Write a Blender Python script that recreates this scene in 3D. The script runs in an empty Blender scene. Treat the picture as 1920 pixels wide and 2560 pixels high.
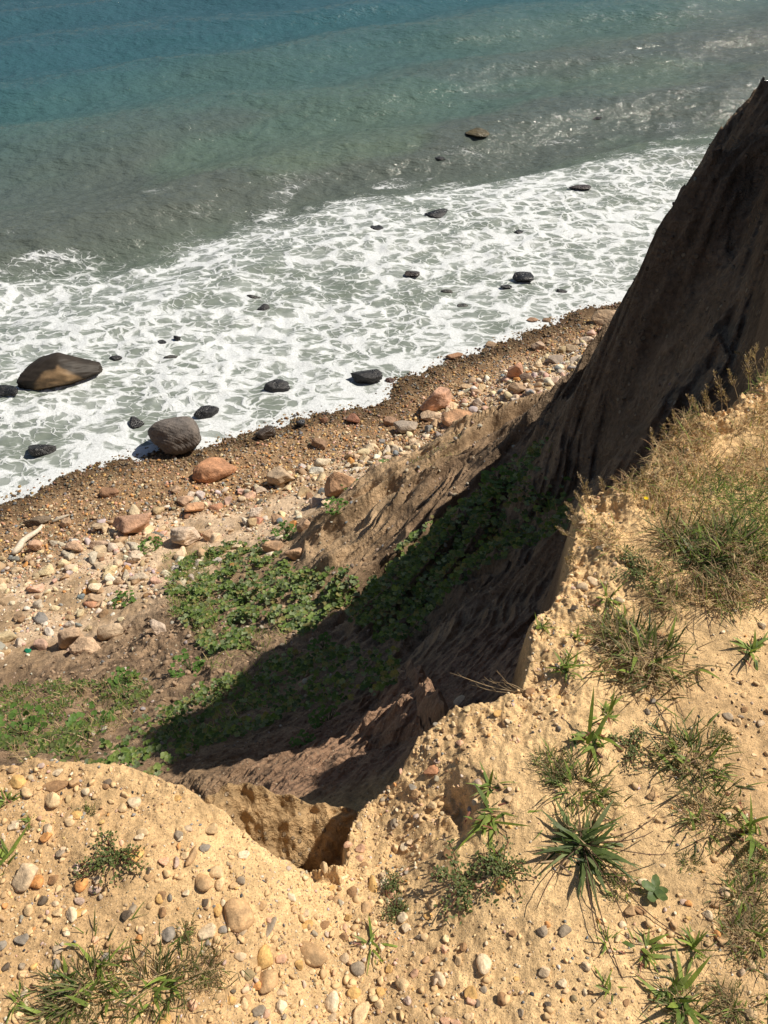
import bpy, math, random
import numpy as np
from math import radians as RAD
SC = bpy.context.scene
COL = SC.collection
# ------------------------------------------------------------------ camera
CAMZ = 14.0; FPX = 1664.0; CU, CV = 829.5, 1106.0; PITCH = RAD(43)
cam = bpy.data.cameras.new('camera'); camo = bpy.data.objects.new('camera', cam); COL.objects.link(camo)
camo.location = (0, 0, CAMZ); camo.rotation_euler = (RAD(90) - PITCH, 0, 0)
cam.sensor_fit = 'VERTICAL'; cam.angle_y = 2*math.atan(1106/FPX); cam.clip_start = .05; cam.clip_end = 4000
SC.camera = camo
# ------------------------------------------------------------------ world and sun
SUN_AZ, SUN_EL = 18.0, 50.0            # azimuth from +X towards +Y, elevation
W = bpy.data.worlds.new('World'); SC.world = W; W.use_nodes = True
wn = W.node_tree.nodes; wl = W.node_tree.links
bgn = wn['Background']; bgn.inputs['Strength'].default_value = .05
sky = wn.new('ShaderNodeTexSky'); sky.sky_type = 'NISHITA'; sky.sun_disc = False
sky.sun_elevation = RAD(SUN_EL); sky.sun_rotation = RAD(90 - SUN_AZ); sky.dust_density = 1.2; sky.ozone_density = 1.0
wl.new(sky.outputs[0], bgn.inputs['Color'])
sl = bpy.data.lights.new('sun', 'SUN'); sl.energy = 5.0; sl.angle = RAD(.5); sl.color = (1, .92, .79)
so = bpy.data.objects.new('sun', sl); COL.objects.link(so)
so.location = (30, 10, 40)
so.rotation_euler = (RAD(90 - SUN_EL), 0, RAD(90 + SUN_AZ))
SC.view_settings.view_transform = 'Standard'; SC.view_settings.look = 'None'
SC.view_settings.exposure = 0.2; SC.view_settings.gamma = 1
# ------------------------------------------------------------------ numpy noise
def _hash(ix, iy, seed):
    h = (ix.astype(np.int64)*374761393 + iy.astype(np.int64)*668265263 + seed*2147483647) & 0xffffffff
    h = ((h ^ (h >> 13))*1274126177) & 0xffffffff
    return (h ^ (h >> 16)) & 0xffffffff
_GA = np.linspace(0, 2*np.pi, 256, endpoint=False); _GX = np.cos(_GA); _GY = np.sin(_GA)
def perlin(x, y, seed=0):
    x = np.asarray(x, float); y = np.asarray(y, float)
    x0 = np.floor(x); y0 = np.floor(y); fx = x-x0; fy = y-y0
    u = fx*fx*fx*(fx*(fx*6-15)+10); v = fy*fy*fy*(fy*(fy*6-15)+10)
    def g(dx, dy):
        h = _hash(x0+dx, y0+dy, seed) & 255
        return _GX[h]*(fx-dx) + _GY[h]*(fy-dy)
    a = g(0, 0); b = g(1, 0); c = g(0, 1); d = g(1, 1)
    return ((a+(b-a)*u) + ((c+(d-c)*u)-(a+(b-a)*u))*v)*1.5
def fbm(x, y, o=4, seed=0, gain=.5, lac=2.03):
    s = 0; a = 1
    for k in range(o):
        s = s + a*perlin(x, y, seed+k*17); x = x*lac+3.1; y = y*lac-1.7; a *= gain
    return s
def ridged(x, y, o=3, seed=0, gain=.5):
    s = 0; a = 1
    for k in range(o):
        s = s + a*(1-2*np.abs(perlin(x, y, seed+k*13))); x = x*2.1+5.2; y = y*2.1; a *= gain
    return s
def saw(t, k=.8):
    f = t-np.floor(t); return np.where(f < k, f/k, (1-f)/(1-k))
def cells(x, y, seed=0):
    """distance to the nearest jittered point, and that point's random number"""
    x0 = np.floor(x); y0 = np.floor(y); best = np.full(np.shape(x), 9.); rid = np.zeros(np.shape(x))
    for dx in (-1, 0, 1):
        for dy in (-1, 0, 1):
            h = _hash(x0+dx, y0+dy, seed); px = x0+dx+(h & 1023)/1023.; py = y0+dy+((h >> 10) & 1023)/1023.
            d = np.hypot(px-x, py-y); m = d < best
            best = np.where(m, d, best); rid = np.where(m, ((h >> 20) & 1023)/1023., rid)
    return best, rid
def sst(a, b, x):
    t = np.clip((x-a)/(b-a), 0, 1); return t*t*(3-2*t)
# ------------------------------------------------------------------ pixels (of a 1659 x 2212 picture) <-> world
SP, CP = math.sin(PITCH), math.cos(PITCH)
def ray(u, v):
    x = (np.asarray(u, float)-CU)/FPX; y = -(np.asarray(v, float)-CV)/FPX
    return x, y*SP+CP, y*CP-SP
def pxz(u, v, z):
    x, y, d = ray(u, v); t = (z-CAMZ)/d
    return float(x*t), float(y*t)
def project(x, y, z):
    dz = z-CAMZ; f = y*CP-dz*SP; up = y*SP+dz*CP
    f = np.where(f < .05, .05, f)
    return CU+FPX*x/f, CV-FPX*up/f
def inpoly(u, v, poly):
    r = np.zeros(np.shape(u), bool); n = len(poly)
    for i in range(n):
        x1, y1 = poly[i]; x2, y2 = poly[(i+1) % n]
        if y1 == y2: continue
        c = ((y1 > v) != (y2 > v)) & (u < (x2-x1)*(v-y1)/(y2-y1)+x1)
        r ^= c
    return r
def sdist(x, y, P, closed):
    """distance to polyline P and the side (left of it positive)"""
    best = np.full(np.shape(x), 1e9); side = np.zeros(np.shape(x))
    n = len(P)
    for i in range(n if closed else n-1):
        ax, ay = P[i]; bx, by = P[(i+1) % n]; ex, ey = bx-ax, by-ay; L = ex*ex+ey*ey
        t = np.clip(((x-ax)*ex+(y-ay)*ey)/L, 0, 1); d = np.hypot(x-ax-t*ex, y-ay-t*ey)
        s = ex*(y-ay)-ey*(x-ax); m = d < best-1e-9
        best = np.where(m, d, best); side = np.where(m, np.sign(s), side)
    return best*side
# ------------------------------------------------------------------ the lie of the land
wl_px = [(0, 1085), (110, 1040), (230, 995), (330, 975), (470, 955), (560, 925), (680, 890), (800, 878), (845, 835), (930, 790), (1050, 752), (1180, 700), (1290, 662), (1385, 640)]
SHORE = [pxz(u, v, 0) for u, v in wl_px]
SHORE = [(SHORE[0][0]-60, SHORE[0][1]-34)] + SHORE + [(SHORE[-1][0]+7, SHORE[-1][1]+5), (SHORE[-1][0]+90, SHORE[-1][1]+52)]
foam_px = [(-100, 640), (0, 612), (130, 592), (300, 565), (420, 515), (520, 485), (640, 468), (720, 440), (830, 425), (960, 398), (1130, 378), (1300, 345), (1500, 345), (1620, 270)]
FOAM = [pxz(u, v, 0) for u, v in foam_px]
FOAM = [(FOAM[0][0]-60, FOAM[0][1]-25)] + FOAM + [(FOAM[-1][0]+80, FOAM[-1][1]+50)]
PZ = 12.33
edge_px = [(0, 1645), (110, 1632), (235, 1634), (330, 1668), (420, 1702), (480, 1745), (545, 1800), (590, 1830), (645, 1868), (690, 1902), (735, 1905), (752, 1870), (745, 1800), (765, 1742), (810, 1712), (862, 1680), (880, 1640), (905, 1590), (945, 1552), (985, 1518), (1040, 1512), (1130, 1486), (1148, 1420), (1150, 1345), (1190, 1290), (1222, 1235), (1232, 1170), (1240, 1110), (1252, 1050), (1330, 1040), (1400, 1000), (1415, 945), (1470, 900), (1560, 862), (1659, 790)]
EDGE_OUT = [(1.85, 3.1), (2.02, 3.6), (2.28, 4.2), (2.62, 5.0), (2.95, 5.7), (3.4, 6.7), (4.3, 7.9), (5.4, 8.7), (7, 9.4), (11, 11.4), (20, 16), (60, 38), (60, -60), (-60, -60), (-60, -33), (-20, -8.5), (-8, -2.6), (-4, -.4), (-2.2, .75), (-1.5, .95)]
ctl_px = [  # u, v, z of points that can be seen
 (0,1300,1.0),(250,1200,.9),(560,1120,1.0),(700,1080,1.3),(950,930,.95),(1100,860,1.2),(1250,790,1.2),(1330,700,.75),(840,1000,1.2),(1180,830,1.5),
 (0,1450,2.1),(100,1400,1.8),(0,1560,4.2),(0,1640,6.2),(200,1400,2.0),(350,1350,2.6),(200,1540,4.8),(350,1500,5.0),(450,1350,3.3),(500,1200,1.5),(620,1180,1.9),(350,1230,1.3),
 (700,1230,3.2),(800,1270,4.6),(700,1340,5.0),(560,1280,3.0),(400,1600,7.4),(300,1625,7.3),(600,1450,6.4),(560,1560,7.8),(730,1450,7.3),(850,1350,6.3),(850,1480,8.5),
 (650,1130,1.7),(760,1120,2.7),(850,1060,3.2),(930,990,3.3),(1050,960,4.2),(1150,905,4.6),(1230,860,3.7),(1280,832,4.0),(860,1170,4.5),(950,1090,5.0),(1050,1020,5.6),
 (1000,1150,6.6),(1100,1080,7.5),(1180,960,7.0),(950,1240,6.8),(1000,1300,7.8),(1100,1220,8.7),(1180,1120,8.6),(1080,1350,9.1),(1000,1430,9.5),(1230,1200,9.9),
 (1302,812,6.5),(1340,740,8.25),(1380,650,9.65),(1405,560,10.65),(1430,475,11.35),(1500,380,11.7),(1600,272,11.95),(1659,170,12.2),(1400,800,10.3),(1400,900,10.15),(1500,780,11.0),(1300,1000,9.5),(1300,900,9.0),(1200,960,7.8),
 (1659,500,11.6),(1560,600,11.3),(1470,640,10.9),(1659,700,11.4),(1450,860,10.95),(1300,1050,9.85),
 (940,1540,10.4),(860,1600,10.7),(760,1630,10.4),(640,1660,10.2),(880,1500,9.7),(600,1620,9.2),(700,1580,9.3),(500,1670,9.7),(430,1690,9.6),(1060,1480,10.5),(1000,1500,10.8),(1120,1450,10.6),
 (560,1760,11.3),(640,1800,11.2),(720,1800,11.1),(690,1850,11.2),(715,1890,11.4)]
LEDGE = [pxz(u, v, z) for u, v, z in ((380,1690,12.2),(430,1704,12.12),(480,1692,12.06),(525,1682,12.05),(560,1700,12.03),(600,1718,12.0),(680,1736,11.97),(745,1746,11.97),(800,1740,12.0))]
EDGEZ = [(-10, 15, .2)]
pts = []
for u, v, z in ctl_px:
    x, y = pxz(u, v, z); pts.append((x, y, z))
pts += [(5,12,6.6),(6.2,12,8.4),(4.9,10,9.4),(4.0,8.7,11.1),(3.5,8.2,11.4),(8,14,7.6),(7,19,1.5),(10,20.5,2.2),(6.3,16,4.4),(8,12,10.5),(12,18,6.5),(14,21,4),(22,26,4.0),(40,36,4),(12,14,11),(4.6,16.5,2.2),
        (2.1,4.0,11.2),(2.6,5.0,11.6),(3.1,6.2,11.9),(1.9,3.5,11.0),(5.5,17.5,1.7),
        (-9,5,3.6),(-12,7,1.8),(-7,3,6),(-14,1,4.5),(-20,0,2.6),(-3.5,2.4,8.8),(-2.4,2.2,9.4),(-1.2,1.9,9.6),(-5,1.2,8.8),(-16,9,.4),(-30,2,.3),(-25,-6,4),(-12,-2,7),(-30,-10,4)]
P = np.array(pts)
def _q(x, y): return np.stack([np.arctan2(x, y), np.log(np.hypot(x, y)+1e-6)], -1)
Q = _q(P[:, 0], P[:, 1])
def _k(d2): return .5*d2*np.log(d2+1e-12)
def _fit():
    n = len(Q); D = ((Q[:, None]-Q[None])**2).sum(-1); K = _k(D)+np.eye(n)*2e-4
    A = np.zeros((n+3, n+3)); A[:n, :n] = K; A[:n, n] = 1; A[:n, n+1:] = Q; A[n, :n] = 1; A[n+1:, :n] = Q.T
    b = np.zeros(n+3); b[:n] = P[:, 2]
    return np.linalg.solve(A, b)
WT = _fit()
GA0, GA1, GR0, GR1, GN = -1.75, 1.55, math.log(.6), math.log(70), 420
_a = np.linspace(GA0, GA1, GN); _r = np.linspace(GR0, GR1, GN)
_AA, _RR = np.meshgrid(_a, _r, indexing='ij'); _qq = np.stack([_AA.ravel(), _RR.ravel()], -1)
BASE = np.zeros(GN*GN)
for s in range(0, GN*GN, 20000):
    c = _qq[s:s+20000]; D = ((c[:, None]-Q[None])**2).sum(-1)
    BASE[s:s+20000] = _k(D)@WT[:-3] + WT[-3] + c@WT[-2:]
BASE = BASE.reshape(GN, GN)
def base(x, y):
    q = _q(x, y); a = np.clip((q[..., 0]-GA0)/(GA1-GA0)*(GN-1), 0, GN-1.001); r = np.clip((q[..., 1]-GR0)/(GR1-GR0)*(GN-1), 0, GN-1.001)
    i = a.astype(int); j = r.astype(int); fa = a-i; fr = r-j
    return (BASE[i, j]*(1-fa)+BASE[i+1, j]*fa)*(1-fr)+(BASE[i, j+1]*(1-fa)+BASE[i+1, j+1]*fa)*fr
FIN = [(*pxz(u, v, z), z) for u, v, z in ((985,1483,11.95),(908,1514,11.15),(838,1520,10.95),(753,1572,10.65),(692,1605,10.4),(645,1633,10.15),(533,1647,9.8),(439,1645,9.5))]
def plateau(x, y):
    z = PZ + .05*perlin(x*.9, y*.9, 5) + .012*fbm(x*5, y*5, 3, 8)
    z = z + .10*sst(0, -1.0, x+.1)*np.exp(-((y-.75)/.6)**2) - .05*np.exp(-((x+.05)/.22)**2-((y-.45)/.35)**2)
    z = z + .04*sst(1, 5, np.hypot(x, y)) 
    z = z + sst(.02, .65, x-.498*(.731*y+1.0))*sst(2.6, 3.9, y)*(.9+.9*sst(7.0, 6.2, y))  # unseen bank right of the frame, added to throw shade across the ravine
    z = z - .17*np.exp(-((x+.05)/.2)**2-((y-.86)/.26)**2)
    hx, hy = HOL
    dx = x-hx+.03*perlin(x*9, y*9, 6); dy = y-hy+.03*perlin(x*9, y*9, 7)
    z = z - .036*(1+.5*ridged(x*22, y*22, 2, 9))*np.exp(-(dy/.055)**2)*np.where(dx > 0, np.exp(-(dx/.028)**2), np.exp(-(dx/.07)**2))
    z = z - .03*np.exp(-((x-HO2[0])/.05)**2-((y-HO2[1])/.05)**2)
    return z
HOL = pxz(985, 1722, PZ); HO2 = pxz(880, 1775, PZ)
APEX = (9.0, 16.0)
EDGE = []
for u, v in edge_px:
    x, y = pxz(u, v, PZ)
    for _ in range(6): x, y = pxz(u, v, float(plateau(np.array(x), np.array(y))))
    EDGE.append((x, y))
EDGE = EDGE + EDGE_OUT
def land(x, y, detail=True, parts=False):
    x = np.asarray(x, float); y = np.asarray(y, float); R = np.hypot(x, y)
    s = sdist(x, y, SHORE, False)                     # seaward positive
    zb = base(x, y)
    w = sst(5.0, 1.2, np.abs(s)+sst(0, 1, s)*-9*0)
    zb = np.where(s > 0, -.13*s-.0*s, zb*(1-w)+(-s*.17)*w)
    zb = np.maximum(zb, -3.0)
    ld = sdist(x, y, LEDGE, False)                    # left of the ledge's crest = away from the viewer
    lw = .020*fbm(x*7, y*13, 4, 401)+.012*fbm(x*30, y*40, 2, 402) if detail else 0
    zc = 12.0-.22*(x+.25)+.035*perlin(x*6, 0*x, 407)+.02*perlin(x*17, 0*x, 408)
    zl = np.where(ld > 0, zc-2.6*ld, np.maximum(zc+.55*ld-2.0*ld*ld*np.sign(-ld), 11.8-.22*sst(-.30, -.12, x))) + lw - .5*sst(-.60, -.85, x)
    zl = np.where((np.abs(ld) < .7) & (y < 1.7), zl, -9)
    zb = np.maximum(zb, zl)
    fx = np.interp(x, [p_[0] for p_ in FIN[::-1]], [p_[1] for p_ in FIN[::-1]]); fz = np.interp(x, [p_[0] for p_ in FIN[::-1]], [p_[2] for p_ in FIN[::-1]])
    fd = (y-fx)*.85 + (.06*perlin(x*5, y*5, 403)+.03*perlin(x*14, y*14, 404) if detail else 0)
    fz = fz + (.12*perlin(x*3.2, 0*y, 405)+.03*perlin(x*9, 0*y, 406) if detail else 0)
    zf = fz-.12-np.where(fd > 0, 1.5, 1.05)*np.sqrt(fd*fd+.0225); zf = np.where((np.abs(fd) < 1.6) & (x > FIN[-1][0]-.3) & (x < FIN[0][0]+.6), zf-3*np.maximum(0, FIN[-1][0]-x)-2.2*np.maximum(0, x-FIN[0][0]+.03), -9)
    zb = np.maximum(zb, zf)
    slope = sst(1.2, 2.4, zb)                         # 0 on the beach, 1 on the bluff face
    n_big = fbm(x*.55, y*.55, 3, 21)
    rough = zb
    if detail:
        dx = x-APEX[0]; dy = y-APEX[1]; th = np.arctan2(dx, -dy); rr = np.hypot(dx, dy)
        th2 = th + .05*perlin(x*.35, y*.35, 31) + .012*perlin(x*1.7, y*1.7, 33)
        near = sst(1.5, 6.5, R)
        face = sst(-.3, .5, x-(-1.2)+.25*(y-9)) * sst(1.5, 4, R)
        fade = sst(1.4, 2.2, zb)
        lowm = .35+.65*sst(9.5, 7, zb)
        cross = (saw(th2*7.2+.35*n_big, .78)*(.42+.25*perlin(rr*.5, th*6, 42)) + saw(th2*17+.5*n_big+.2, .75)*(.19+.15*perlin(rr*.8, th*15, 45)))*fade*lowm*sst(12.2, 11, zb)*(.25+.75*sst(2.5, 5, R))-.16*fade*sst(7, 5, zb)
        rill = cross + ridged(th2*34+1.0*n_big, rr*.22, 2, 47)*.095*fade + ridged(th2*75+1.2*n_big, rr*.4, 2, 43)*.05 + ridged(th2*150+2*n_big, rr*.9, 2, 44)*.014
        clz = sst(.0, 1.6, x-.42*(y-6.5)+.5)*sst(3.5, 5.5, R)
        ctr = fbm(x*2.2, y*2.2, 5, 51)*.075*near*(1-.75*face) + fbm(x*7, y*7, 5, 61)*.03*(1-.4*face)*sst(1.3, 1.9, R)
        c1, i1 = cells(x*3.1, y*3.1, 5)
        rill = rill + clz*(ridged(th2*26+1.5*n_big, rr*.2, 3, 48)*.10+ridged(th2*62+2*n_big, rr*.5, 2, 49)*.045-.28); ctr = ctr*(1-clz)+clz*(.11*fbm(x*1.8, y*1.8, 4, 52, .5)+.03*ridged(x*8, y*8, 2, 53))
        lump = np.maximum(0, .34-c1)*np.where(i1 > .72, .45, 0)*(1-face)
        rough = rough + slope*(rill*face + ctr + lump*.6*near + n_big*.12*near)
        # reddish near spur: rills falling to the lower left
        a = (x*.55+y*.84)
        rough = rough + sst(5.5, 3, R)*slope*(ridged(x*9-y*6, a*1.5, 3, 71)*.03*sst(1.45, 1.7, R)+fbm(x*28, y*28, 3, 75)*.005)
        bm = 1-slope
        rough = rough + bm*np.where(s < 0, 1, .3)*(fbm(x*1.2, y*1.2, 3, 81)*.06 + fbm(x*7, y*7, 4, 83)*.014)
        c2, i2 = cells(x*14, y*14, 9)
        rough = rough + bm*np.maximum(0, .42-c2)*.055*sst(-5.5, -1.5, s)*np.where(s < .3, 1, .0)
    # distance inside the plateau, roughened
    scale = np.clip(R/2.2, .35, 4)
    d0 = sdist(x, y, EDGE, True)*-1
    d = d0 + scale*(.035*perlin(x*4/scale, y*4/scale, 91)+.018*perlin(x*14/scale, y*14/scale, 93)+.008*perlin(x*40/scale, y*40/scale, 95))
    zp = plateau(x, y)
    if detail:
        crumb = sst(.30, .02, d)*scale*(.5+.5*sst(-.05, .3, x))
        zp = zp + crumb*(.032*fbm(x*11, y*11, 4, 101, .6)+.010*ridged(x*19, y*19, 3, 105)*sst(-.2, .5, perlin(x*3.5, y*3.5, 106))) + 0.0024*fbm(x*28, y*28, 3, 107, .6)*(1+.8*sst(-.1, .5, perlin(x*2.5, y*2.5, 108))) - crumb*.03*sst(.1, -.02, d)
        c3, i3 = cells(x*38, y*38, 15)
        zp = zp + np.maximum(0, .4-c3)*.0045*np.where(i3 > .5, 1, .2)
    wd = .055*scale
    k = sst(-wd, wd*.35, d)
    zz = rough*(1-k)+zp*k
    # a wall of crumbly sand: keep the blend rough
    if detail:
        zz = zz + (k*(1-k)*4)*scale*(.05*fbm(x*9/scale, y*9/scale, 5, 111)+.024*ridged(x*30/scale, y*30/scale, 2, 113))
    if parts: return zz, s, d, k, slope, zb
    return zz
def hit(u, v):
    """where the line of sight through a pixel meets the land or the water"""
    u = np.atleast_1d(np.asarray(u, float)); v = np.atleast_1d(np.asarray(v, float)); dx, dy, dz = ray(u, v)
    t = np.full(u.shape, .9); done = np.zeros(u.shape, bool); lo = t.copy(); hi = t.copy()
    while t.min() < 130 and not done.all():
        tn = t*1.012+.004
        z = CAMZ+dz*tn; below = (z < np.maximum(land(dx*tn, dy*tn, False), 0)) & ~done
        lo = np.where(below, t, lo); hi = np.where(below, tn, hi); done |= below; t = tn
    for k in range(14):
        m = (lo+hi)/2; b = CAMZ+dz*m < np.maximum(land(dx*m, dy*m, False), 0); hi = np.where(b, m, hi); lo = np.where(b, lo, m)
    x, y = dx*hi, dy*hi
    return x, y, np.maximum(land(x, y), 0), hi
def waves(X, Y, s, f):
    a = -.5*X+.866*Y; b = .866*X+.5*Y; ph = a+3.6*perlin(b*.07, a*.05, 301); env = sst(0, 6, s)
    Z = env*(.40*np.sin(ph*2*np.pi/11.5)*(1+.5*perlin(b*.06, a*.1, 303))*sst(3, 14, s) + .10*fbm(b*.22, a*.55, 3, 305)+.045*fbm(b*.9, a*2.0, 3, 307))
    Z = Z + sst(-.3, 2.5, s)*.03*fbm(X*2.0, Y*2.6, 3, 309) + .035*fbm(X*.8, Y*.8, 2, 311) + .02
    return Z + .22*np.exp(-((f+.5)/.8)**2)*(.6+.8*perlin(b*.3, a*.1, 313))*sst(1, 6, s)
# ------------------------------------------------------------------ node helpers
def mat(name):
    m = bpy.data.materials.new(name); m.use_nodes = True; nt = m.node_tree
    for n in list(nt.nodes): nt.nodes.remove(n)
    out = nt.nodes.new('ShaderNodeOutputMaterial'); p = nt.nodes.new('ShaderNodeBsdfPrincipled')
    nt.links.new(p.outputs[0], out.inputs[0]); return m, nt, p, out
def N(nt, typ, **kw):
    n = nt.nodes.new('ShaderNode'+typ)
    for k, v in kw.items():
        if k in ('vals',):
            for kk, vv in v.items():
                n.inputs[kk].default_value = vv
        else: setattr(n, k, v)
    return n
def L(nt, a, b): nt.links.new(a, b)
def math_(nt, op, a, b=None, c=None, clamp=False):
    n = nt.nodes.new('ShaderNodeMath'); n.operation = op; n.use_clamp = clamp
    for i, q in enumerate((a, b, c)):
        if q is None: continue
        if isinstance(q, (int, float)): n.inputs[i].default_value = q
        else: nt.links.new(q, n.inputs[i])
    return n.outputs[0]
def mixc(nt, f, a, b, mode='MIX'):
    n = nt.nodes.new('ShaderNodeMix'); n.data_type = 'RGBA'; n.blend_type = mode
    for sock, q in ((n.inputs[0], f), (n.inputs[6], a), (n.inputs[7], b)):
        if isinstance(q, (int, float)): sock.default_value = q
        elif isinstance(q, tuple): sock.default_value = (*q, 1) if len(q) == 3 else q
        else: nt.links.new(q, sock)
    return n.outputs[2]
def mrange(nt, x, a, b, c=0, d=1, smooth=True):
    n = nt.nodes.new('ShaderNodeMapRange'); n.interpolation_type = 'SMOOTHSTEP' if smooth else 'LINEAR'
    nt.links.new(x, n.inputs[0])
    for i, q in zip((1, 2, 3, 4), (a, b, c, d)):
        if isinstance(q, (int, float)): n.inputs[i].default_value = q
        else: nt.links.new(q, n.inputs[i])
    return n.outputs[0]
def noise(nt, vec, scale, detail=4, rough=.55, dist=0):
    n = nt.nodes.new('ShaderNodeTexNoise'); n.inputs['Scale'].default_value = scale; n.inputs['Detail'].default_value = detail
    n.inputs['Roughness'].default_value = rough; n.inputs['Distortion'].default_value = dist
    if vec is not None: nt.links.new(vec, n.inputs['Vector'])
    return n
def bump(nt, h, strength, dist, normal=None):
    b = nt.nodes.new('ShaderNodeBump'); b.inputs['Strength'].default_value = strength; b.inputs['Distance'].default_value = dist
    nt.links.new(h, b.inputs['Height'])
    if normal is not None: nt.links.new(normal, b.inputs['Normal'])
    return b.outputs[0]
# ------------------------------------------------------------------ mesh helpers
def mesh(name, V, F, mt=None, cols=None, smooth=True, attrs=None):
    me = bpy.data.meshes.new(name); V = np.asarray(V, np.float32); F = np.asarray(F, np.int32); k = F.shape[1]
    me.vertices.add(len(V)); me.vertices.foreach_set('co', V.ravel())
    me.loops.add(F.size); me.loops.foreach_set('vertex_index', F.ravel())
    me.polygons.add(len(F)); me.polygons.foreach_set('loop_start', np.arange(0, F.size, k, dtype=np.int32))
    me.polygons.foreach_set('use_smooth', np.full(len(F), smooth))
    me.update(calc_edges=True)
    if cols is not None:
        c = np.ones((len(V), 4), np.float32); c[:, :3] = cols; a = me.color_attributes.new('Col', 'FLOAT_COLOR', 'POINT'); a.data.foreach_set('color', c.ravel())
    for an, av in (attrs or {}).items():
        a = me.attributes.new(an, 'FLOAT', 'POINT'); a.data.foreach_set('value', np.asarray(av, np.float32))
    if mt: me.materials.append(mt)
    return me
def tag(o, label=None, cat=None, group=None, kind=None):
    for k, v in (('label', label), ('category', cat), ('group', group), ('kind', kind)):
        if v: o[k] = v
    return o
def link(name, me, parent=None, loc=None):
    o = bpy.data.objects.new(name, me); COL.objects.link(o)
    if parent: o.parent = parent
    if loc is not None: o.location = loc
    return o
def empty(name, loc, rz=0):
    o = bpy.data.objects.new(name, None); COL.objects.link(o); o.location = loc; o.rotation_euler = (0, 0, rz); o.empty_display_size = .1; return o
# ------------------------------------------------------------------ ground materials
def earth_mat(name, bump_s, fine, speck):
    m, nt, p, out = mat(name)
    col = N(nt, 'VertexColor', layer_name='Col').outputs[0]; geo = N(nt, 'NewGeometry'); pos = geo.outputs['Position']
    n1 = noise(nt, pos, fine, 6, .65); n2 = noise(nt, pos, fine*5, 5, .7); n3 = noise(nt, pos, fine*.16, 4, .6)
    f = mrange(nt, n1.outputs[0], .3, .7, .78, 1.2); g = mrange(nt, n2.outputs[0], .3, .72, .72, 1.22); h = mrange(nt, n3.outputs[0], .3, .7, .86, 1.12)
    c = mixc(nt, 1, col, math_(nt, 'MULTIPLY', math_(nt, 'MULTIPLY', f, g), h), 'MULTIPLY')
    vo = N(nt, 'TexVoronoi', feature='F1', vals={'Scale': speck}); L(nt, pos, vo.inputs['Vector'])
    sepc = N(nt, 'SeparateColor'); L(nt, vo.outputs['Color'], sepc.inputs[0])
    pick = math_(nt, 'MULTIPLY', mrange(nt, vo.outputs['Distance'], .30, .22), mrange(nt, sepc.outputs[0], .6, .62))
    tone = mixc(nt, sepc.outputs[1], (.12, .08, .05), (.62, .5, .36))
    c = mixc(nt, math_(nt, 'MULTIPLY', pick, .75), c, tone)
    L(nt, c, p.inputs['Base Color']); p.inputs['Roughness'].default_value = .95; p.inputs['Specular IOR Level'].default_value = .15
    hh = math_(nt, 'ADD', math_(nt, 'ADD', n1.outputs[0], math_(nt, 'MULTIPLY', n2.outputs[0], .35)), math_(nt, 'MULTIPLY', pick, .35))
    L(nt, bump(nt, hh, 1.0, bump_s), p.inputs['Normal'])
    return m
M_SAND = earth_mat('bluff_sand', .006, 55, 230)
M_SLOPE = earth_mat('eroded_earth', .06, 9, 45)
M_CLIFF = earth_mat('cliff_earth', .20, 4.5, 14)
M_BEACH = earth_mat('beach_shingle', .03, 12, 22)
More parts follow.
